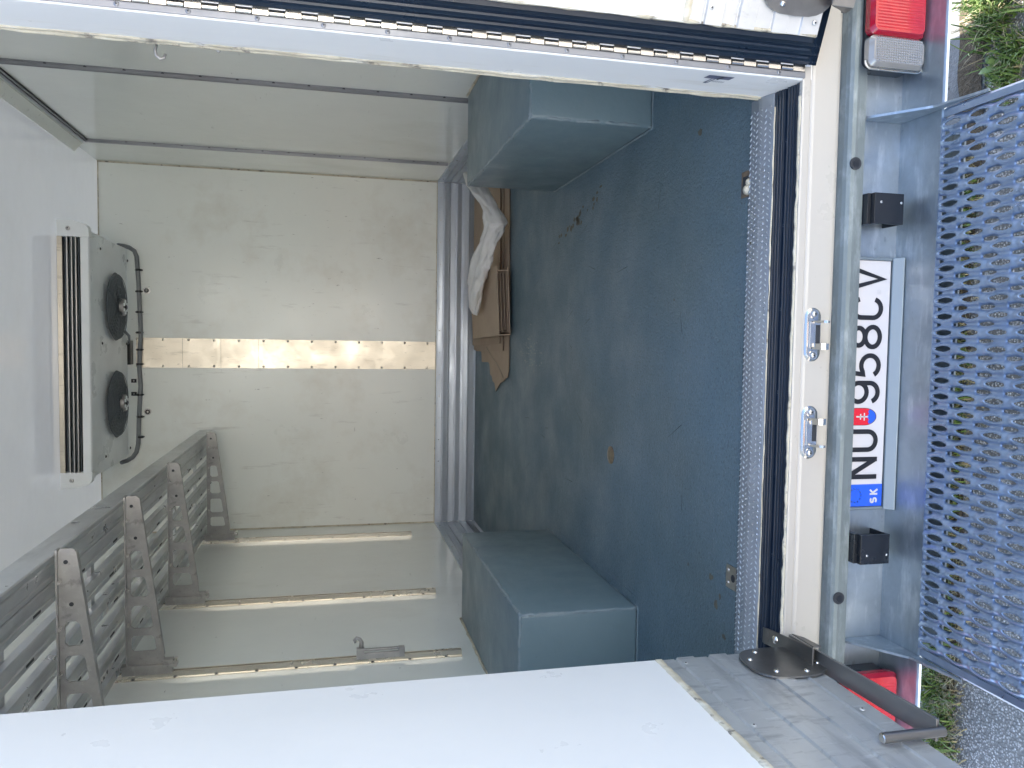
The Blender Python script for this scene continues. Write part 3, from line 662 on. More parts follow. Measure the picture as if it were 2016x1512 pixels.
def tail_light(xi, xo, sg):
    d = empty('tail_light', ((xi+xo)/2, -.03, -.25)); d.parent = T; d.location = Vector(ORG[d.name])-Vector(ORG['box_truck'])
    z0, z1 = -.2495, -.122
    def rr_(a, b, c, e, r=.014, n=5, cham=None):
        P = []
        for cx_, cz, a0 in ((b-r, e-r, 0), (a+r, e-r, 90), (a+r, c+r, 180), (b-r, c+r, 270)):
            for k in range(n): t = radians(a0+90*k/(n-1)); P.append((cx_+r*cos(t), cz+r*sin(t)))
        return P
    a, b = sorted((xi, xo))
    mb = mbm(BLACK); P = rr_(a+.004, b-.004, z0+.004, z1-.004); mb.prism(P, 'y', WY-.001, -.048); mb.build('lamp_housing', d)
    split = xi+sg*.062
    def lens(m, xa_, xb_, rim, name):
        q0, q1 = sorted((xa_, xb_)); mb = mbm(rim)
        P = rr_(q0, q1, z0, z1, .013); Q = [((q0+q1)/2+(x-(q0+q1)/2)*(1-.014/(q1-q0)), (z0+z1)/2+(z-(z0+z1)/2)*.90) for x, z in P]; n = len(P)
        mb.prism(P, 'y', -.048, -.062)
        mb.add([(x, -.062, z) for x, z in P]+[(x, -.0705, z) for x, z in Q], [(i, (i+1) % n, n+(i+1) % n, n+i) for i in range(n)], True)
        mb.mat(m); mb.add([(x, -.0705, z) for x, z in Q], [tuple(range(n))])
        return mb.build(name, d), q0, q1
    if sg > 0:
        o, q0, q1 = lens(CLR, xi, split, CLR, 'clear_lens')
        mb = mbm(CLR)
        for k in range(20):  # prismatic grid of small pyramids
            for i_ in range(10):
                z = z0+.010+k*.0054; x = q0+.0075+i_*.0049; mb.add([(x, -.0706, z), (x+.0044, -.0706, z), (x+.0044, -.0706, z+.0049), (x, -.0706, z+.0049), (x+.0022, -.0728, z+.0024)], [(0, 1, 4), (1, 2, 4), (2, 3, 4), (3, 0, 4)])
        mb.build('lens_flutes', o)
        mb = mbm(HINGE); P = rr_(xi-.003, xi+.05, z0-.003, z1+.003, .015, 6)
        P2 = [(x, z) for x, z in P if x < xi+.03]; P2.sort(key=lambda p: math.atan2(p[1]-(z0+z1)/2, -(p[0]-xi-.03)))
        mb.tube([(x, -.056, z) for x, z in P2], .0022, 6); mb.build('lens_trim', o)
        o, q0, q1 = lens(REDL, split+.0005, xo, REDD, 'red_lens')
    else:
        o, q0, q1 = lens(REDL, xi, xo, REDD, 'red_lens')
    mb = mbm(REDL)
    for k in range(int((q1-q0-.03)/.006)): x = q0+.012+k*.006; mb.prism([(x, -.0705), (x+.003, -.0709), (x+.006, -.0705)], 'z', z0+.012, z1-.012)
    mb.build('lens_flutes', o)
tail_light(.640, .985, 1); tail_light(-.606, -.95, -1)

# licence plate
pl = empty('license_plate', (0, -.02, -.23)); pl.parent = T; pl.location = Vector(ORG[pl.name])-Vector(ORG['box_truck'])
pz0, pz1 = -.2285, -.1185; py = -.020
mb = mbm(FRAMEP)
mb.box((-.267, WY-.001, pz0-.020), (.267, -.0155, pz1+.006))
mb.prism([(-.0155, pz0-.0205), (-.0365, pz0-.0205), (-.0365, pz0-.018), (-.0235, pz0-.0010), (-.0155, pz0-.0010)], 'x', -.267, .267)
mb.box((-.267, -.0155, pz0+.0005), (-.2605, -.0245, pz1+.006)); mb.box((.2605, -.0155, pz0+.0005), (.267, -.0245, pz1+.006))
mb.build('plate_frame', pl, bevel=.002)
mb = mbm(PLATEW); mb.box((-.260, -.0156, pz0+.001), (.260, py, pz1)); mb.build('plate_board', pl, bevel=.0008)
mb = mbm(PBLUE); mb.box((-.2595, py-.0003, pz0+.0015), (-.2125, py-.0008, pz1-.001)); mb.build('blue_band', pl)
yt = py-.0016
def ribbon(mb, pts, w, closed=False, y=yt):
    pts = [Vector((p[0], 0, p[1])) for p in pts]; n = len(pts); vs = []
    for i, p in enumerate(pts):
        a = pts[i-1] if (i or closed) else p; b = pts[(i+1) % n] if (i < n-1 or closed) else p
        d1 = (p-a).normalized() if (p-a).length > 1e-9 else (b-p).normalized(); d2 = (b-p).normalized() if (b-p).length > 1e-9 else d1
        d = (d1+d2).normalized(); nn = Vector((-d.z, 0, d.x)); k = min(1/max(nn.dot(Vector((-d1.z, 0, d1.x))), .35), 2.2)
        for sgn in (1, -1): q = p+nn*w/2*k*sgn; vs.append((q.x, y, q.z))
    for v in list(vs): vs.append((v[0], py-.0002, v[2]))
    m2 = 2*n; fs = []
    for i in range(n if closed else n-1):
        a, b = 2*i, 2*((i+1) % n); fs += [(a, b, b+1, a+1), (a, m2+a, m2+b, b), (a+1, b+1, m2+b+1, m2+a+1)]
    if not closed: fs += [(0, 1, m2+1, m2), (2*n-2, m2+2*n-2, m2+2*n-1, 2*n-1)]
    mb.add(vs, fs)
def arc(cx, cz, rx, rz, a0, a1, n=16): return [(cx+rx*cos(radians(a0+(a1-a0)*i/n)), cz+rz*sin(radians(a0+(a1-a0)*i/n))) for i in range(n+1)]
B0 = pz0+.017; CH = .076; SW = .0098
def glyph(ch, x0, w, mb):
    l, r_ = x0+SW/2, x0+w-SW/2; b, t = B0+SW/2, B0+CH-SW/2; cx = (l+r_)/2; rx = (r_-l)/2; mid = (b+t)/2
    mb = mbm(INK)
    if ch == 'N': ribbon(mb, [(l, B0), (l, B0+CH)], SW); ribbon(mb, [(r_, B0), (r_, B0+CH)], SW); ribbon(mb, [(l, B0+CH-.004), (r_, B0+.004)], SW, y=yt-.0002)
    if ch == 'U': ribbon(mb, [(l, B0+CH)]+arc(cx, b+rx, rx, rx, 180, 360)+[(r_, B0+CH)], SW)
    if ch == 'C': ribbon(mb, arc(cx, b+rx, rx, rx, -15, -180)[0:]+arc(cx, t-rx, rx, rx, 180, 15), SW)
    if ch == 'V': ribbon(mb, [(x0+.002, B0+CH), (cx, B0+.004), (x0+w-.002, B0+CH)], SW)
    if ch == '8': ribbon(mb, arc(cx, b+.0175, rx, .0175, 0, 360, 28)[:-1], SW, True); ribbon(mb, arc(cx, t-.015, rx*.88, .015, 0, 360, 28)[:-1], SW, True, yt-.0002)
    if ch == '9': ribbon(mb, arc(cx, t-rx, rx, rx, 0, 360, 28)[:-1], SW, True); ribbon(mb, [(r_, t-rx)]+arc(cx, b+rx, rx, rx, 0, -160), SW, y=yt-.0002)
    if ch == '5': ribbon(mb, [(r_, t), (l+.004, t), (l+.001, mid+.004)]+arc(cx-.001, b+.021, rx+.001, .021, 125, -150, 26), SW)
    mb.build('plate_character', pl)
mb = mbm(INK)
def vx(v): return -.26+(996-v)/485*.52
for ch, va, vb in (('N', 941, 897), ('U', 887, 842), ('9', 792, 746), ('5', 739, 692), ('8', 684, 636), ('C', 627, 582), ('V', 567, 526)): glyph(ch, vx(va), vx(vb)-vx(va), mb)
# coat of arms
cx = vx(817); mb = mbm(INK)
def shield(s_):
    P = [(cx-.0185*s_, B0+.060), (cx+.0185*s_, B0+.060)]
    P += [(cx+.0185*s_, B0+.034)]+[(cx+.0185*s_*cos(radians(a)), B0+.034-.0285*s_*sin(radians(a))**1.0*(1 if s_ == 1 else .98)) for a in range(10, 180, 10)]+[(cx-.0185*s_, B0+.034)]
    return P
mb.add([(x, yt+.0006, z) for x, z in shield(1)], [tuple(range(len(shield(1))))])
mb.mat(PRED); mb.add([(x, yt+.0003, z) for x, z in shield(.95)], [tuple(range(len(shield(.95))))])
mb.mat(PBLUE)
hill = [(cx+.0172*cos(radians(a)), B0+.034-.0265*sin(radians(a))) for a in range(28, 153, 8)]
top_ = [(cx-.0145, B0+.024), (cx-.010, B0+.0265), (cx-.006, B0+.0235), (cx-.003, B0+.027), (cx, B0+.0285), (cx+.003, B0+.027), (cx+.006, B0+.0235), (cx+.010, B0+.0265), (cx+.0145, B0+.024)]
P = hill+top_; mb.add([(x, yt, z) for x, z in P], [tuple(range(len(P)))])
mb.mat(PLATEW)
for (xa_, za, xb_, zb) in ((cx-.0015, B0+.026, cx+.0015, B0+.055), (cx-.008, B0+.034, cx+.008, B0+.037), (cx-.006, B0+.043, cx+.006, B0+.046)): mb.add([(xa_, yt-.0003, za), (xb_, yt-.0003, za), (xb_, yt-.0003, zb), (xa_, yt-.0003, zb)], [(0, 1, 2, 3)])
mb.build('coat_of_arms', pl, fix=False)
# SK, stars, stamps
mb = mbm(PLATEW); k0 = B0-.004
def rib2(p, w=.0038): ribbon(mb, p, w)
sx = -.247
rib2(arc(sx, k0+.0125, .0045, .0033, 30, 250, 10)+arc(sx, k0+.0058, .0045, .0036, 90, -150, 10)[1:])
kx = -.2335; rib2([(kx, k0), (kx, k0+.018)]); ribbon(mb, [(kx+.001, k0+.009), (kx+.009, k0+.018)], .0036, y=yt-.0002); ribbon(mb, [(kx+.003, k0+.011), (kx+.0095, k0)], .0038, y=yt-.0003)
mb.build('country_letters', pl, fix=False)
mb = mbm(PYEL)
for i in range(12):
    a = 2*pi*i/12; sxx, szz = -.2365+.0145*cos(a), B0+.050+.0145*sin(a)
    P = [(sxx+(.0021 if k % 2 == 0 else .0009)*sin(k*pi/5), yt+.0008, szz+(.0021 if k % 2 == 0 else .0009)*cos(k*pi/5)) for k in range(10)]; mb.add(P, [tuple(range(10))])
mb.build('star_circle', pl, fix=False)
for v in (870, 770, 576):
    xx = vx(v); mb = mbm(PGRY)
    for (a, b, c, d) in ((0, 0, .008, .0007), (0, .0075, .008, .0082), (0, 0, .0007, .008), (.0073, 0, .008, .008), (.002, .0015, .003, .0065), (.005, .0015, .006, .0065), (.002, .0035, .006, .0045)):
        mb.add([(xx+a, py-.0007, B0+.007+b), (xx+c, py-.0007, B0+.007+b), (xx+c, py-.0007, B0+.007+d), (xx+a, py-.0007, B0+.007+d)], [(0, 1, 2, 3)])
    mb.build('test_stamp', pl, fix=False)

# rear step of raised perforated tread
st = empty('rear_step', (0, -.28, FZ)); st.parent = T; st.location = Vector(ORG[st.name])-Vector(ORG['box_truck'])
PX, PY = .0312, .0636
def cell():
    """one tile: a big serrated eye in the middle, quarter/half narrow eyes at the four corners -> handled as two half eyes top/bottom edges"""
    W_, H_ = PX, PY; vs = []; ed = []; holes = []
    def eye(cx_, cy_, a, b, n, ser):
        P = []
        for i in range(n):
            t = 2*pi*i/n; c, s_ = cos(t), sin(t)
            x = b*(abs(s_)**1.0)*(1 if s_ >= 0 else -1)*(1-.18*abs(c)); y = a*c
            if ser and i % 2: x *= .90
            P.append((cx_+x, cy_+y))
        return P
    return eye(W_/2, H_/2, .0218, .0076, 32, True), eye(0, 0, .0175, .0040, 20, False)
def step_tread():
    NX, NY = 34, 5; x0_ = -PX*NX/2; y0_ = -.128-PY*.5+.004
    big, nar = cell()
    # cdt over one tile shifted so that the narrow eye lies whole inside: two eyes at (.5,.5) and (1.0,1.0) offset -> use a skewed tile of 2 eyes
    W_, H_ = PX, PY; pts = []; edges = []; hole_faces = []
    # tile rectangle split points so neighbours weld; the narrow eye is centred on the right edge / bottom edge corner: build as four quarter eyes
    q = [(x, y) for x, y in nar]
    def quarter(sx_, sy_):
        cxx = 0 if sx_ > 0 else W_; cyy = 0 if sy_ > 0 else H_
        P = [(cxx+sx_*abs(.0041*sin(t)*(1-.18*cos(t))), cyy+sy_*.0175*cos(t)) for t in [pi/2*i/5 for i in range(6)]]
        return P
    q00, q10, q11, q01 = quarter(1, 1), quarter(-1, 1), quarter(-1, -1), quarter(1, -1)
    outer = [*reversed(q00)][0:1]
    # walk: bottom edge from q00 tip (on y=0) to q10, up the right edge, etc.
    loop = []
    loop += [q00[-1]]+[(W_*k/4, 0) for k in (1, 2, 3)]+[q10[-1]]+list(reversed(q10))[1:]
    loop += [(W_, H_*k/6) for k in (2, 3, 4)]+q11
    loop += [(W_*k/4, H_) for k in (3, 2, 1)]+list(reversed(q01))
    loop += [(0, H_*k/6) for k in (4, 3, 2)]+q00[:-1]
    n0 = len(loop); pts += loop; edges += [(i, (i+1) % n0) for i in range(n0)]
    n1 = len(pts); pts += big; edges += [(n1+i, n1+(i+1) % len(big)) for i in range(len(big))]
    ring = [(W_/2+(x-W_/2)*1.28, H_/2+(y-H_/2)*1.13) for x, y in big[::2]]
    n2 = len(pts); pts += ring
    for i in range(1, 8):
        for j in range(1, 14):
            x, y = W_*i/8, H_*j/14
            e = ((x-W_/2)/.0112)**2+((y-H_/2)/.0265)**2
            if e > 1 and min((x/.006)**2+(y/.021)**2, ((W_-x)/.006)**2+(y/.021)**2, ((W_-x)/.006)**2+((H_-y)/.021)**2, (x/.006)**2+((H_-y)/.021)**2) > 1: pts.append((x, y))
    vo, eo, fo, _, _, _ = delaunay_2d_cdt([Vector(p) for p in pts], edges, [list(range(n0))], 1, 1e-7)
    keep = []
    for f in fo:
        c = sum((vo[i] for i in f), Vector((0, 0)))/len(f)
        x, y = c
        t = (y-H_/2)/.0225
        inside = False; bl = big; j = len(bl)-1
        for i in range(len(bl)):
            if (bl[i][1] > y) != (bl[j][1] > y) and x < (bl[j][0]-bl[i][0])*(y-bl[i][1])/(bl[j][1]-bl[i][1])+bl[i][0]: inside = not inside
            j = i
        if not inside: keep.append(f)
    def hz(x, y):
        d = math.hypot((x-W_/2)/.0082, (y-H_/2)/.0225)
        up = .0048*math.exp(-max(d-1, 0)**2*3.0)
        dn = 0
        for cx_, cy_ in ((0, 0), (W_, 0), (W_, H_), (0, H_)):
            d2 = math.hypot((x-cx_)/.0046, (y-cy_)/.0185); dn += .004*math.exp(-max(d2-1, 0)**2*1.0)
        return up-dn
    mb = mbm(GALVB); idx = {}; vs = []; fs = []
    for a in range(NX):
        for b in range(NY):
            if a == 0 or a == NX-1: pass
            mp = {}
            for i, v in enumerate(vo):
                X = x0_+a*W_+v.x; Y = y0_-(b+1)*H_+v.y+H_*.5
                key = (round(X, 5), round(Y, 5))
                if key not in idx: idx[key] = len(vs); vs.append((X, Y, FZ+.004+hz(v.x, v.y)))
                mp[i] = idx[key]
            for f in keep: fs.append(tuple(mp[i] for i in f))
    mb.add(vs, fs, True)
    xa_, xb_ = x0_, x0_+NX*W_; ya_ = y0_+H_*.5-H_; ya_ = y0_-H_*.5; yb_ = ya_-(NY-1)*H_-0
    return mb, xa_, xb_, y0_-H_+H_*.5+H_, y0_-(NY)*H_+H_*.5
mb, xa_, xb_, yt_, yb_ = step_tread()
tr = mb.build('tread', st, fix=False)
sm = tr.modifiers.new('solid', 'SOLIDIFY'); sm.thickness = .0030; sm.offset = -1
mb = mbm(GALVB)
# folded rims: front apron near the beam, side skirts, outer nose
mb.box((xa_-.001, -.1245, FZ-.004), (xb_+.001, yt_+.002, FZ+.0035))
for sg, xx in ((-1, xa_), (1, xb_)):
    mb.prism([(xx, FZ+.004), (xx+sg*.012, FZ+.006), (xx+sg*.017, FZ+.002), (xx+sg*.018, FZ-.045), (xx+sg*.0155, FZ-.045), (xx+sg*.0145, FZ), (xx+sg*.011, FZ+.003), (xx, FZ+.0015)], 'y', yb_, -.13)
mb.prism([(yb_+.002, FZ+.004), (yb_-.016, FZ+.004), (yb_-.020, FZ), (yb_-.020, FZ-.05), (yb_-.017, FZ-.05), (yb_-.017, FZ), (yb_+.002, FZ+.0015)], 'x', xa_-.018, xb_+.018)
mb.build('step_rim', st)

# outside body shell parts seen only from elsewhere
mb = mbm(BLACK); mb.box((-.42, .35, -.30), (-.34, 5.2, -.10)); mb.box((.34, .35, -.30), (.42, 5.2, -.10)); mb.build('chassis_rail', T)
mb = mbm(EXTW); mb.prism([(YB+.15, -.45), (YB+.15, .9), (YB+.5, 1.35), (YB+1.1, 1.3), (YB+1.65, .55), (YB+2.2, .35), (YB+2.3, -.1), (YB+2.3, -.45)], 'x', -1.0, 1.0); mb.build('cab', T, bevel=.05, seg=3)
for sg in (1, -1):
    for y in (1.25, 4.9):
        mb = mbm(pbr('tyre', (.02, .02, .02), .8)); mb.cyl((sg*.70, y, GZ+.36), (sg*.95, y, GZ+.36), .36, 40); mb.mat(STEEL).cyl((sg*.951, y, GZ+.36), (sg*.955, y, GZ+.36), .2, 30); mb.build('wheel', T, bevel=.02)

# ------------------------------------------------------------------ cooling unit
A = tag(empty('cooling_unit', (0, 3.1, ZC)), 'white ceiling evaporator unit with two dark fans above the metal strip', 'cooling unit')
def hull(mb, rows):
    """rows of (x, y, z) polylines joined"""
    n = len(rows[0]); vs = sum(rows, []); fs = [(i*n+k, i*n+k+1, (i+1)*n+k+1, (i+1)*n+k) for i in range(len(rows)-1) for k in range(n-1)]; mb.add(vs, fs)
yf = 2.830; Zt = ZC-.001
mb = mbm(ACU)
xl, xr = -.650, .590
# tray underside and sloping sides
mb.add([(xl, yf+.02, 2.096), (xr, yf+.02, 2.096), (xr-.02, 3.30, 2.052), (xl+.03, 3.30, 2.052), (xr-.02, YB-.12, 2.052), (xl+.03, YB-.12, 2.052), (xr-.0, YB-.03, 2.09), (xl+.01, YB-.03, 2.09)],
       [(0, 1, 2, 3), (3, 2, 4, 5), (5, 4, 6, 7)])
mb.add([(xr, yf+.02, 2.096), (xr-.02, 3.30, 2.052), (xr-.02, YB-.12, 2.052), (xr, YB-.03, 2.09), (xr+.035, YB-.03, Zt), (xr+.045, yf+.02, Zt)], [(0, 1, 2, 3, 4, 5)])
mb.add([(xl, yf+.02, 2.096), (xl+.03, 3.30, 2.052), (xl+.03, YB-.12, 2.052), (xl+.01, YB-.03, 2.09), (xl-.025, YB-.03, Zt), (xl-.035, yf+.02, Zt)], [(5, 4, 3, 2, 1, 0)])
for x, y in ((.52, 2.98), (.50, 3.40), (.035, 2.99), (.03, 3.36), (-.56, 3.02), (-.57, 3.42)): mb.screw((x, y, 2.082-(min(y, 3.3)-2.85)*.098+.002), (0, 0, -1), .008, .005, DARK)
mb.build('drip_tray', A, fix=False)
mb = mbm(ACW)
prof = [(yf+.035, 2.099), (yf+.030, 2.086), (yf+.008, 2.080), (yf-.003, 2.086), (yf-.004, 2.121), (yf+.004, 2.124), (yf+.02, 2.122)]
mb.prism(prof, 'x', -.612, .560); mb.build('front_rim', A, bevel=.003)
for xa2, xb2 in ((.560, .640), (-.690, -.612)):
    mb = mbm(ACW); c = (xa2+xb2)/2
    out = xb2 if xb2 > .5 else xa2; inn = xa2 if xb2 > .5 else xb2; s_ = 1 if xb2 > .5 else -1
    mb.prism([(inn, Zt), (out, Zt), (out-s_*.002, 2.150), (out-s_*.018, 2.096), (out-s_*.035, 2.083), (inn, 2.080)], 'y', yf-.006, yf+.045)
    mb.prism([(inn, Zt), (out-s_*.006, Zt), (out-s_*.04, 2.10), (inn+s_*.01, 2.085)], 'y', yf+.045, yf+.35)
    mb.screw((c, yf-.0062, 2.175), (0, -1, 0), .011, .006, STEEL); mb.build('end_cap', A, bevel=.006)
mb = mbm(DARK); mb.box((-.612, yf+.03, 2.118), (.560, yf+.034, Zt)); mb.mat(LOUV)
mb.mat(STRIP).box((-.612, yf-.002, ZC-.024), (.560, yf+.006, Zt)); mb.mat(LOUV)
mb.box((-.612, yf, 2.180), (.560, yf+.022, 2.186)); mb.box((-.612, yf, 2.160), (.560, yf+.022, 2.165)); mb.box((-.612, yf, 2.141), (.560, yf+.022, 2.146))
mb.mat(FAN)
for z in (2.190, 2.169, 2.150, 2.130): mb.prism([(yf+.004, z), (yf+.02, z+.007), (yf+.02, z+.009), (yf+.004, z+.002)], 'x', -.612, .560)
mb.build('louvre_grille', A)
def fan(cx):
    f = empty('fan', (cx, 3.215, 2.06)); f.parent = A; f.location = Vector(ORG[f.name])-Vector(ORG['cooling_unit'])
    tl = -.098; 
    def P(x, y, d=0): return (x, y, 2.082-(min(y, 3.3)-2.85)*.098-d)
    mb = mbm(FAN); n = 44; r = random.Random(int(cx*100))
    mb.add([P(cx+.182*cos(2*pi*i/n)*(1+.02*sin(i*5)), 3.185+.155*sin(2*pi*i/n), .004) for i in range(n)], [tuple(range(n))])
    for k in range(1, 8):
        rr2 = .03+k*.0205; mb.tube([P(cx+rr2*cos(2*pi*i/n), 3.185+rr2*.86*sin(2*pi*i/n), .010+.012*(1-k/8)) for i in range(n+1)], .0016, 5)
    for k in range(12): a = k*pi/6; mb.tube([P(cx+q*cos(a), 3.185+q*.86*sin(a), .006+.016*(1-q/.18)) for q in (.03, .08, .13, .175)], .0022, 5)
    mb.build('fan_guard', f, fix=False)
    mb = mbm(CASTM); mb.cyl(P(cx, 3.25, .004), P(cx, 3.25, .024), .050, 28, .046); mb.mat(ACU)
    for k in range(6): a = k*pi/3; mb.box((cx+.030*cos(a)-.008, 3.25+.030*sin(a)-.008, 2.0135), (cx+.030*cos(a)+.008, 3.25+.030*sin(a)+.008, 2.022))
    mb.mat(DARK).cyl((cx, 3.25, 2.019), (cx, 3.25, 2.012), .014, 16); mb.build('fan_hub', f)
fan(.232); fan(-.296)
mb = mbm(BLACK); mb.box((-.092, YB-.075, 2.045), (.048, YB-.006, 2.085)); mb.build('junction_box', A, bevel=.003)
mb = mbm(HOSE); mb.tube([(.10, 3.33, 2.04), (.075, 3.38, 2.03), (.050, 3.43, 2.04), (.03, YB-.07, 2.06)], .007, 8); mb.build('fan_cable', A)
mb = mbm(HOSE); pts = [(.585, 3.40, 2.085), (.590, 3.47, 2.072), (.587, YB-.04, 2.055), (.570, YB-.024, 2.030), (.537, YB-.022, 2.018), (.40, YB-.022, 2.010), (.198, YB-.022, 2.003), (.10, YB-.022, 2.000), (-.01, YB-.022, 2.006), (-.11, YB-.022, 2.010), (-.218, YB-.022, 2.004), (-.40, YB-.022, 2.014), (-.56, YB-.022, 2.020), (-.61, YB-.024, 2.030), (-.638, YB-.035, 2.048), (-.650, 3.46, 2.066), (-.65, 3.40, 2.08)]
mb.tube(pts, .0125, 12); hs = mb.build('drain_hose', A)
for x in (.46, .335, .215, .095, -.005, -.09, -.27, -.40, -.52):
    mb = mbm(BLACK); mb.cyl((x-.006, YB-.022, 2.008), (x+.006, YB-.022, 2.008), .0165, 14); mb.box((x-.004, YB-.005, 1.988), (x+.004, YB-.022, 2.028)); mb.build('hose_clip', hs)

# ------------------------------------------------------------------ folding shelf on the left wall
Sh = tag(empty('wall_shelf', (-.77, 2.0, 1.62)), 'slatted aluminium shelf carried by tapered brackets along the left wall', 'shelf')
ya, yb2 = .30, 3.47; zs = 1.615
mb = mbm(SHELFM)
mb.prism([(-.500, 1.612), (-.478, 1.600), (-.474, 1.602), (-.474, 1.668), (-.478, 1.672), (-.500, 1.672), (-.500, 1.668), (-.480, 1.666), (-.480, 1.606), (-.498, 1.616)], 'y', ya, yb2); mb.build('front_lip', Sh)
xs_ = [-.585, -.685, -.785, -.885, -.985]
for k, x in enumerate([-.530]+xs_):
    w = .056 if k else .050
    mb = mbm(SHELFM); mb.prism([(x-w/2, zs+.002), (x-w/2+.004, zs), (x-.012, zs), (x-.010, zs+.004), (x+.004, zs+.004), (x+.006, zs), (x+w/2-.004, zs), (x+w/2, zs+.002), (x+w/2, zs+.022), (x+w/2-.003, zs+.022), (x+w/2-.003, zs+.006), (x-w/2+.003, zs+.006), (x-w/2+.003, zs+.022), (x-w/2, zs+.022)], 'y', ya, yb2)
    if k:
        for j in range(9): y = .55+j*.36+.05*(k % 2); mb.mat(DARK).box((x-.020, y, zs-.0006), (x-.013, y+.05, zs+.001))
        mb.mat(SHELFM)
    mb.build('slat', Sh)
mb = mbm(SHELFM); mb.box((-1.072, ya, zs), (-1.040, yb2, zs+.028)); mb.build('wall_runner', Sh)
for j, y in enumerate((.45, 1.15, 1.8, 2.5, 3.1)):
    mb = mbm(SHELFM); mb.box((-1.07, y, zs+.0225), (-.48, y+.035, zs+.034)); mb.build('cross_bar', Sh)
def bracket(y0):
    b = empty('support_bracket', (-1.06, y0, 1.60)); b.parent = Sh; b.location = Vector(ORG[b.name])-Vector(ORG['wall_shelf'])
    # tapered plate with windows, in the x-z plane
    xt, xw = -.466, -1.052
    def zt(x): return 1.598
    def zb(x): return 1.553-(xt-x)/(xt-xw)*.075 if x > xw+.03 else 1.478-.018*(xw+.03-x)/.03
    outer = [(xt, 1.560), (xt-.008, 1.553), (xw+.03, zb(xw+.031)), (xw, 1.468), (xw, 1.596), (xt-.012, 1.598), (xt, 1.590)]
    holes = []
    for a, c in ((-.655, -.720), (-.745, -.815), (-.845, -.925), (-.950, -.1005*10)):
        z1_ = 1.582; z2a, z2c = zb(a)+.018, zb(c)+.018; q = .008
        holes.append([(a, z1_-q), (a, z2a+q), (a-q, z2a), (c+q, z2c), (c, z2c+q), (c, z1_-q), (c+q, z1_), (a-q, z1_)])
    pts = list(outer); edges = [(i, (i+1) % len(outer)) for i in range(len(outer))]
    for h in holes: o = len(pts); pts += h; edges += [(o+i, o+(i+1) % len(h)) for i in range(len(h))]
    vo, eo, fo, *_ = delaunay_2d_cdt([Vector(p) for p in pts], edges, [list(range(len(outer)))], 1, 1e-7)
    def inpoly(x, y, P):
        r_ = False; j = len(P)-1
        for i in range(len(P)):
            if (P[i][1] > y) != (P[j][1] > y) and x < (P[j][0]-P[i][0])*(y-P[i][1])/(P[j][1]-P[i][1])+P[i][0]: r_ = not r_
            j = i
        return r_
    mb = mbm(CASTM); th = .004; fs = []
    for f in fo:
        c = sum((vo[i] for i in f), Vector((0, 0)))/len(f)
        if not any(inpoly(c.x, c.y, h) for h in holes): fs.append(tuple(f))
    n = len(vo); mb.add([(v.x, y0-th, v.y) for v in vo]+[(v.x, y0+th, v.y) for v in vo], fs+[tuple(i+n for i in reversed(f)) for f in fs])
    for P in [outer]+holes:
        k = len(P); mb.add([(x, y0-th, z) for x, z in P]+[(x, y0+th, z) for x, z in P], [(i, (i+1) % k, k+(i+1) % k, k+i) for i in range(k)])
    # flanges: top and bottom edge
    mb.add([(xt, y0-.013, 1.600), (xw, y0-.013, 1.598), (xw, y0+.013, 1.598), (xt, y0+.013, 1.600), (xt, y0-.013, 1.595), (xw, y0-.013, 1.593), (xw, y0+.013, 1.593), (xt, y0+.013, 1.595)], [(0, 1, 2, 3), (7, 6, 5, 4), (0, 4, 5, 1), (2, 6, 7, 3), (0, 3, 7, 4), (1, 5, 6, 2)])
    mb.add([(xt-.008, y0-.010, 1.5545), (xw+.03, y0-.010, 1.480), (xw+.03, y0+.010, 1.480), (xt-.008, y0+.010, 1.5545), (xt-.008, y0-.010, 1.5505), (xw+.03, y0-.010, 1.476), (xw+.03, y0+.010, 1.476), (xt-.008, y0+.010, 1.5505)], [(0, 1, 2, 3), (7, 6, 5, 4), (0, 4, 5, 1), (2, 6, 7, 3), (0, 3, 7, 4), (1, 5, 6, 2)])
    mb.mat(DARK)
    for x in (-.500, -.610): mb.cyl((x, y0-th-.0002, 1.577-.012*(x < -.55)), (x, y0-th-.0012, 1.577-.012*(x < -.55)), .0055, 14)
    mb.mat(SEALANT); mb.build('bracket_plate', b)
    for x in (-.545, -.665, -.785, -.905): mb = mbm(STEEL); mb.cyl((x, y0-.012, 1.588), (x, y0-.040, 1.584), .0036, 10); mb.build('pin', b)
    mb = mbm(CASTM); mb.box((-1.062, y0-.020, 1.435), (-1.052, y0+.014, 1.622)); mb.box((-1.086, y0-.014, 1.450), (-1.062, y0+.012, 1.612)); mb.box((-1.052, y0-.016, 1.448), (-1.036, y0+.010, 1.478)); mb.mat(STEEL).cyl((-1.044, y0-.022, 1.442), (-1.044, y0+.016, 1.442), .007, 12)
    mb.build('rail_clamp', b, bevel=.001)
    return b
b0 = bracket(1.404)
for y in (3.25, 2.14, .72): copy_tree(b0, Sh, (0, y-1.404, 0))

# hook sliding in the third rail
hk = tag(empty('rail_hook', (-1.07, 1.404, .65)), 'grey steel hook clamp low on the nearest visible wall rail', 'hook')
mb = mbm(CASTM); y = 1.404
mb.box((-1.087, y-.018, .652), (-1.066, y-.006, .822)); mb.box((-1.087, y-.020, .796), (-1.048, y+.006, .824)); mb.box((-1.087, y-.020, .650), (-1.052, y+.006, .672)); mb.box((-1.064, y-.004, .655), (-1.056, y+.010, .80))
mb.build('clamp_body', hk, bevel=.0015)
mb = mbm(CASTM); mb.tube([(-1.055, y, .808), (-1.030, y, .806), (-1.018, y, .812), (-1.012, y, .824), (-1.020, y, .832), (-1.030, y, .828)], [.009, .008, .007, .0065, .006, .004], 10); mb.build('hook_tip', hk)

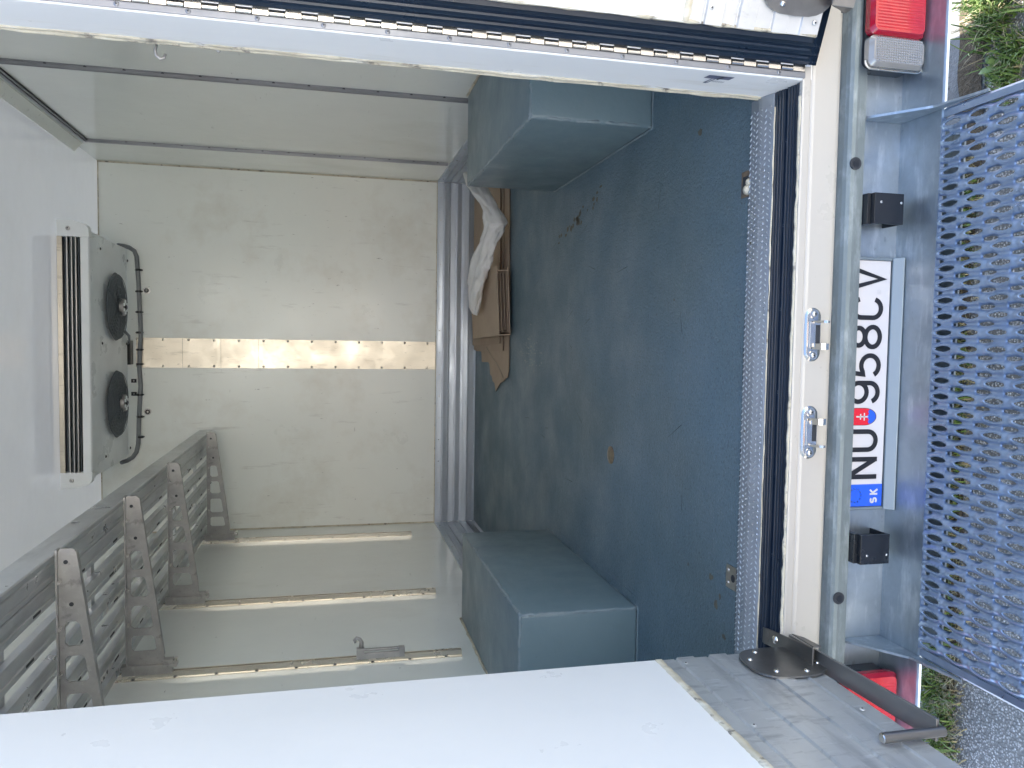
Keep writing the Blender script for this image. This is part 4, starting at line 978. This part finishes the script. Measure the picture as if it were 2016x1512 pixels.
# ------------------------------------------------------------------ cardboard and cloth
def sheet(poly, z0, t, name, label, sag=0, seed=0):
    r = random.Random(seed); mb = mbm(CARD); n = len(poly)
    vo, eo, fo, *_ = delaunay_2d_cdt([Vector(p) for p in poly], [(i, (i+1) % n) for i in range(n)], [list(range(n))], 1, 1e-6)
    zf = lambda x, y: z0+sag*sin(x*4.1+seed)*sin(y*5.3)
    m_ = len(vo); mb.add([(v.x, v.y, zf(*v)+t) for v in vo], [tuple(f) for f in fo]); mb.add([(v.x, v.y, zf(*v)) for v in vo], [tuple(reversed(f)) for f in fo])
    mb.mat(CARDE); mb.add([(x, y, zf(x, y)) for x, y in poly]+[(x, y, zf(x, y)+t) for x, y in poly], [(i, (i+1) % n, n+(i+1) % n, n+i) for i in range(n)])
    o = mb.build(name); tag(o, label, 'cardboard', 'cardboard laid by the back wall'); return o
sheet([(1.03, 2.60), (.872, 2.585), (.4, 2.56), (-.076, 2.545), (-.112, 2.566), (-.120, 2.62), (-.137, 2.670), (-.150, 2.74), (-.170, 2.79), (-.206, 2.868), (-.160, 2.90), (-.153, 2.955), (-.125, 2.98), (-.116, 3.03), (-.06, 3.05), (-.047, 3.083), (-.05, 3.20), (-.052, 3.289), (.012, 3.31), (.012, 3.50), (1.03, 3.50)], .004, .004, 'cardboard_sheet',
      'bottom brown cardboard sheet with a torn ragged end', 0, 1)
sheet([(1.03, 2.70), (.886, 2.70), (.028, 2.655), (.012, 3.39), (.02, 3.52), (1.03, 3.52)], .012, .004, 'cardboard_sheet', 'brown cardboard sheet with a straight end lying on the torn one', .001, 2)
sheet([(1.03, 2.74), (.9, 2.74), (.066, 2.700), (.048, 3.40), (.05, 3.525), (1.03, 3.525)], .021, .004, 'cardboard_sheet', 'topmost flat cardboard sheet right under the folded carton', .001, 3)
# fold-crease string
mb = mbm(pbr('twine', (.42, .36, .28), .8)); mb.tube([(.04, 3.05, .027), (.01, 3.0, .02), (-.02, 2.93, .012), (-.05, 2.83, .0105), (-.08, 2.75, .0105), (-.12, 2.66, .0105)], .002, 6); tag(mb.build('twine'), 'thin pale twine lying across the torn cardboard', 'twine')
# folded carton: stack of folded layers open towards the door
mb = mbm(CARD)
def skew(x, y): return x+(-.01)*(y-2.4), y
xa3, xb3, y0_, y1_ = .105, .452, 2.50, 3.18; H = .062; base = .027
def layer(z, x0_, x1_, dy, t=.0035, m=CARD):
    mb.mat(m); ym = y0_+dy; mb.box((x0_, ym, z), (x1_, y1_-dy*.5, z+t))
layer(base, xa3, xb3, 0); layer(base+H-.004, xa3-.003, xb3, -.005)
mb.box((xa3-.004, y0_-.002, base), (xa3, y1_, base+H-.001)); mb.box((xb3-.02, y0_+.004, base+.004), (xb3-.016, y1_, base+H-.006))
for k, z in enumerate((.008, .015, .023, .031, .040, .048)): layer(base+z, xa3+.012+.006*(k % 3), xb3-.022-.01*(k % 2), .006+.006*(k % 2), .003, CARDE if k % 2 else CARD)
mb.mat(CARDE)
for k in range(3): mb.box((xa3+.010+k*.006, y0_+.006+k*.004, base+.006+k*.006), (xa3+.013+k*.006, y1_-.05, base+H-.012-k*.005))
fc = mb.build('folded_carton'); tag(fc, 'flattened brown carton folded over itself, its open edge facing the door', 'carton', 'cardboard laid by the back wall')
fc.rotation_euler = (radians(1), radians(-2.5), radians(1.5))
# cloth: limp wrapped white fabric
mb = mbm(CLOTH)
cl = [((.985, 2.80, .17), .075, .050), ((.915, 2.74, .165), .075, .052), ((.855, 2.66, .145), .088, .050), ((.790, 2.60, .120), .085, .045), ((.735, 2.545, .100), .090, .050), ((.690, 2.52, .095), .100, .055), ((.655, 2.545, .100), .085, .048), ((.600, 2.60, .115), .095, .040),
      ((.545, 2.66, .125), .115, .038), ((.490, 2.71, .135), .125, .042), ((.430, 2.75, .140), .120, .040), ((.370, 2.79, .145), .105, .036), ((.310, 2.83, .145), .090, .030), ((.260, 2.86, .140), .065, .024), ((.228, 2.875, .132), .036, .014)]
rows = []; n = 36; Rn = 5
cl2 = []
for i in range(len(cl)-1):
    for k in range(Rn):
        t = k/Rn; t2 = t*t*(3-2*t); a, b = cl[i], cl[i+1]
        cl2.append((Vector(a[0]).lerp(Vector(b[0]), t2), a[1]+(b[1]-a[1])*t2, a[2]+(b[2]-a[2])*t2))
cl2.append((Vector(cl[-1][0]), cl[-1][1], cl[-1][2]))
for i, (c, w, h) in enumerate(cl2):
    row = []
    for k in range(n):
        a = 2*pi*k/n; f = 1+.09*sin(3*a+i*.23)+.07*sin(5*a-i*.41+sin(i*.3))+.045*sin(9*a+i*.7)+.03*sin(14*a-i*1.1)
        groove = -.42*math.exp(-((a-1.75)/.10)**2)*min(1, i/12)      # long crease where two layers meet
        crease = -.15*math.exp(-((a-1.1-.02*i)/.2)**2)*abs(sin(i*.12))
        rr3 = f+groove+crease-.16*max(0, sin(i*.33+2*a))**6
        row.append((c.x+.25*w*cos(a)*rr3, c.y+w*.72*cos(a)*rr3, c.z+h*sin(a)*rr3+.10*w*cos(a)))
    rows.append(row)
vs = sum(rows, []); fs = [(i*n+k, i*n+(k+1) % n, (i+1)*n+(k+1) % n, (i+1)*n+k) for i in range(len(rows)-1) for k in range(n)]
fs += [tuple(range(n-1, -1, -1)), tuple((len(rows)-1)*n+k for k in range(n))]
mb.add(vs, fs, True); tag(mb.build('white_cloth'), 'crumpled off white fabric roll lying over the cardboard beside the right wheel box', 'cloth')

# ------------------------------------------------------------------ unseen building added behind the camera, bounces warm sunlight into the truck
Hs = tag(empty('reflector_house', (0, -12, GZ)), 'unseen cream building added behind the camera to bounce daylight into the truck', 'reflector_house')
mb = mbm(RENDER_); mb.box((-9, -20, GZ), (9, -12, GZ+6)); mb.build('wall', Hs)
mb = mbm(ROOF); mb.prism([(-20.6, GZ+6), (-16, GZ+9), (-11.4, GZ+6)], 'x', -9.5, 9.5); mb.build('roof', Hs)
for x in (-6.5, -2.5, 2.5, 6.5):
    for z in (1.1, 3.9):
        mb = mbm(EXTW); mb.box((x-.7, -12.03, GZ+z), (x+.7, -11.97, GZ+z+1.4)); w = mb.build('window', Hs); mb = mbm(GLASS); mb.box((x-.6, -11.969, GZ+z+.1), (x+.6, -11.96, GZ+z+1.3)); mb.build('pane', w)
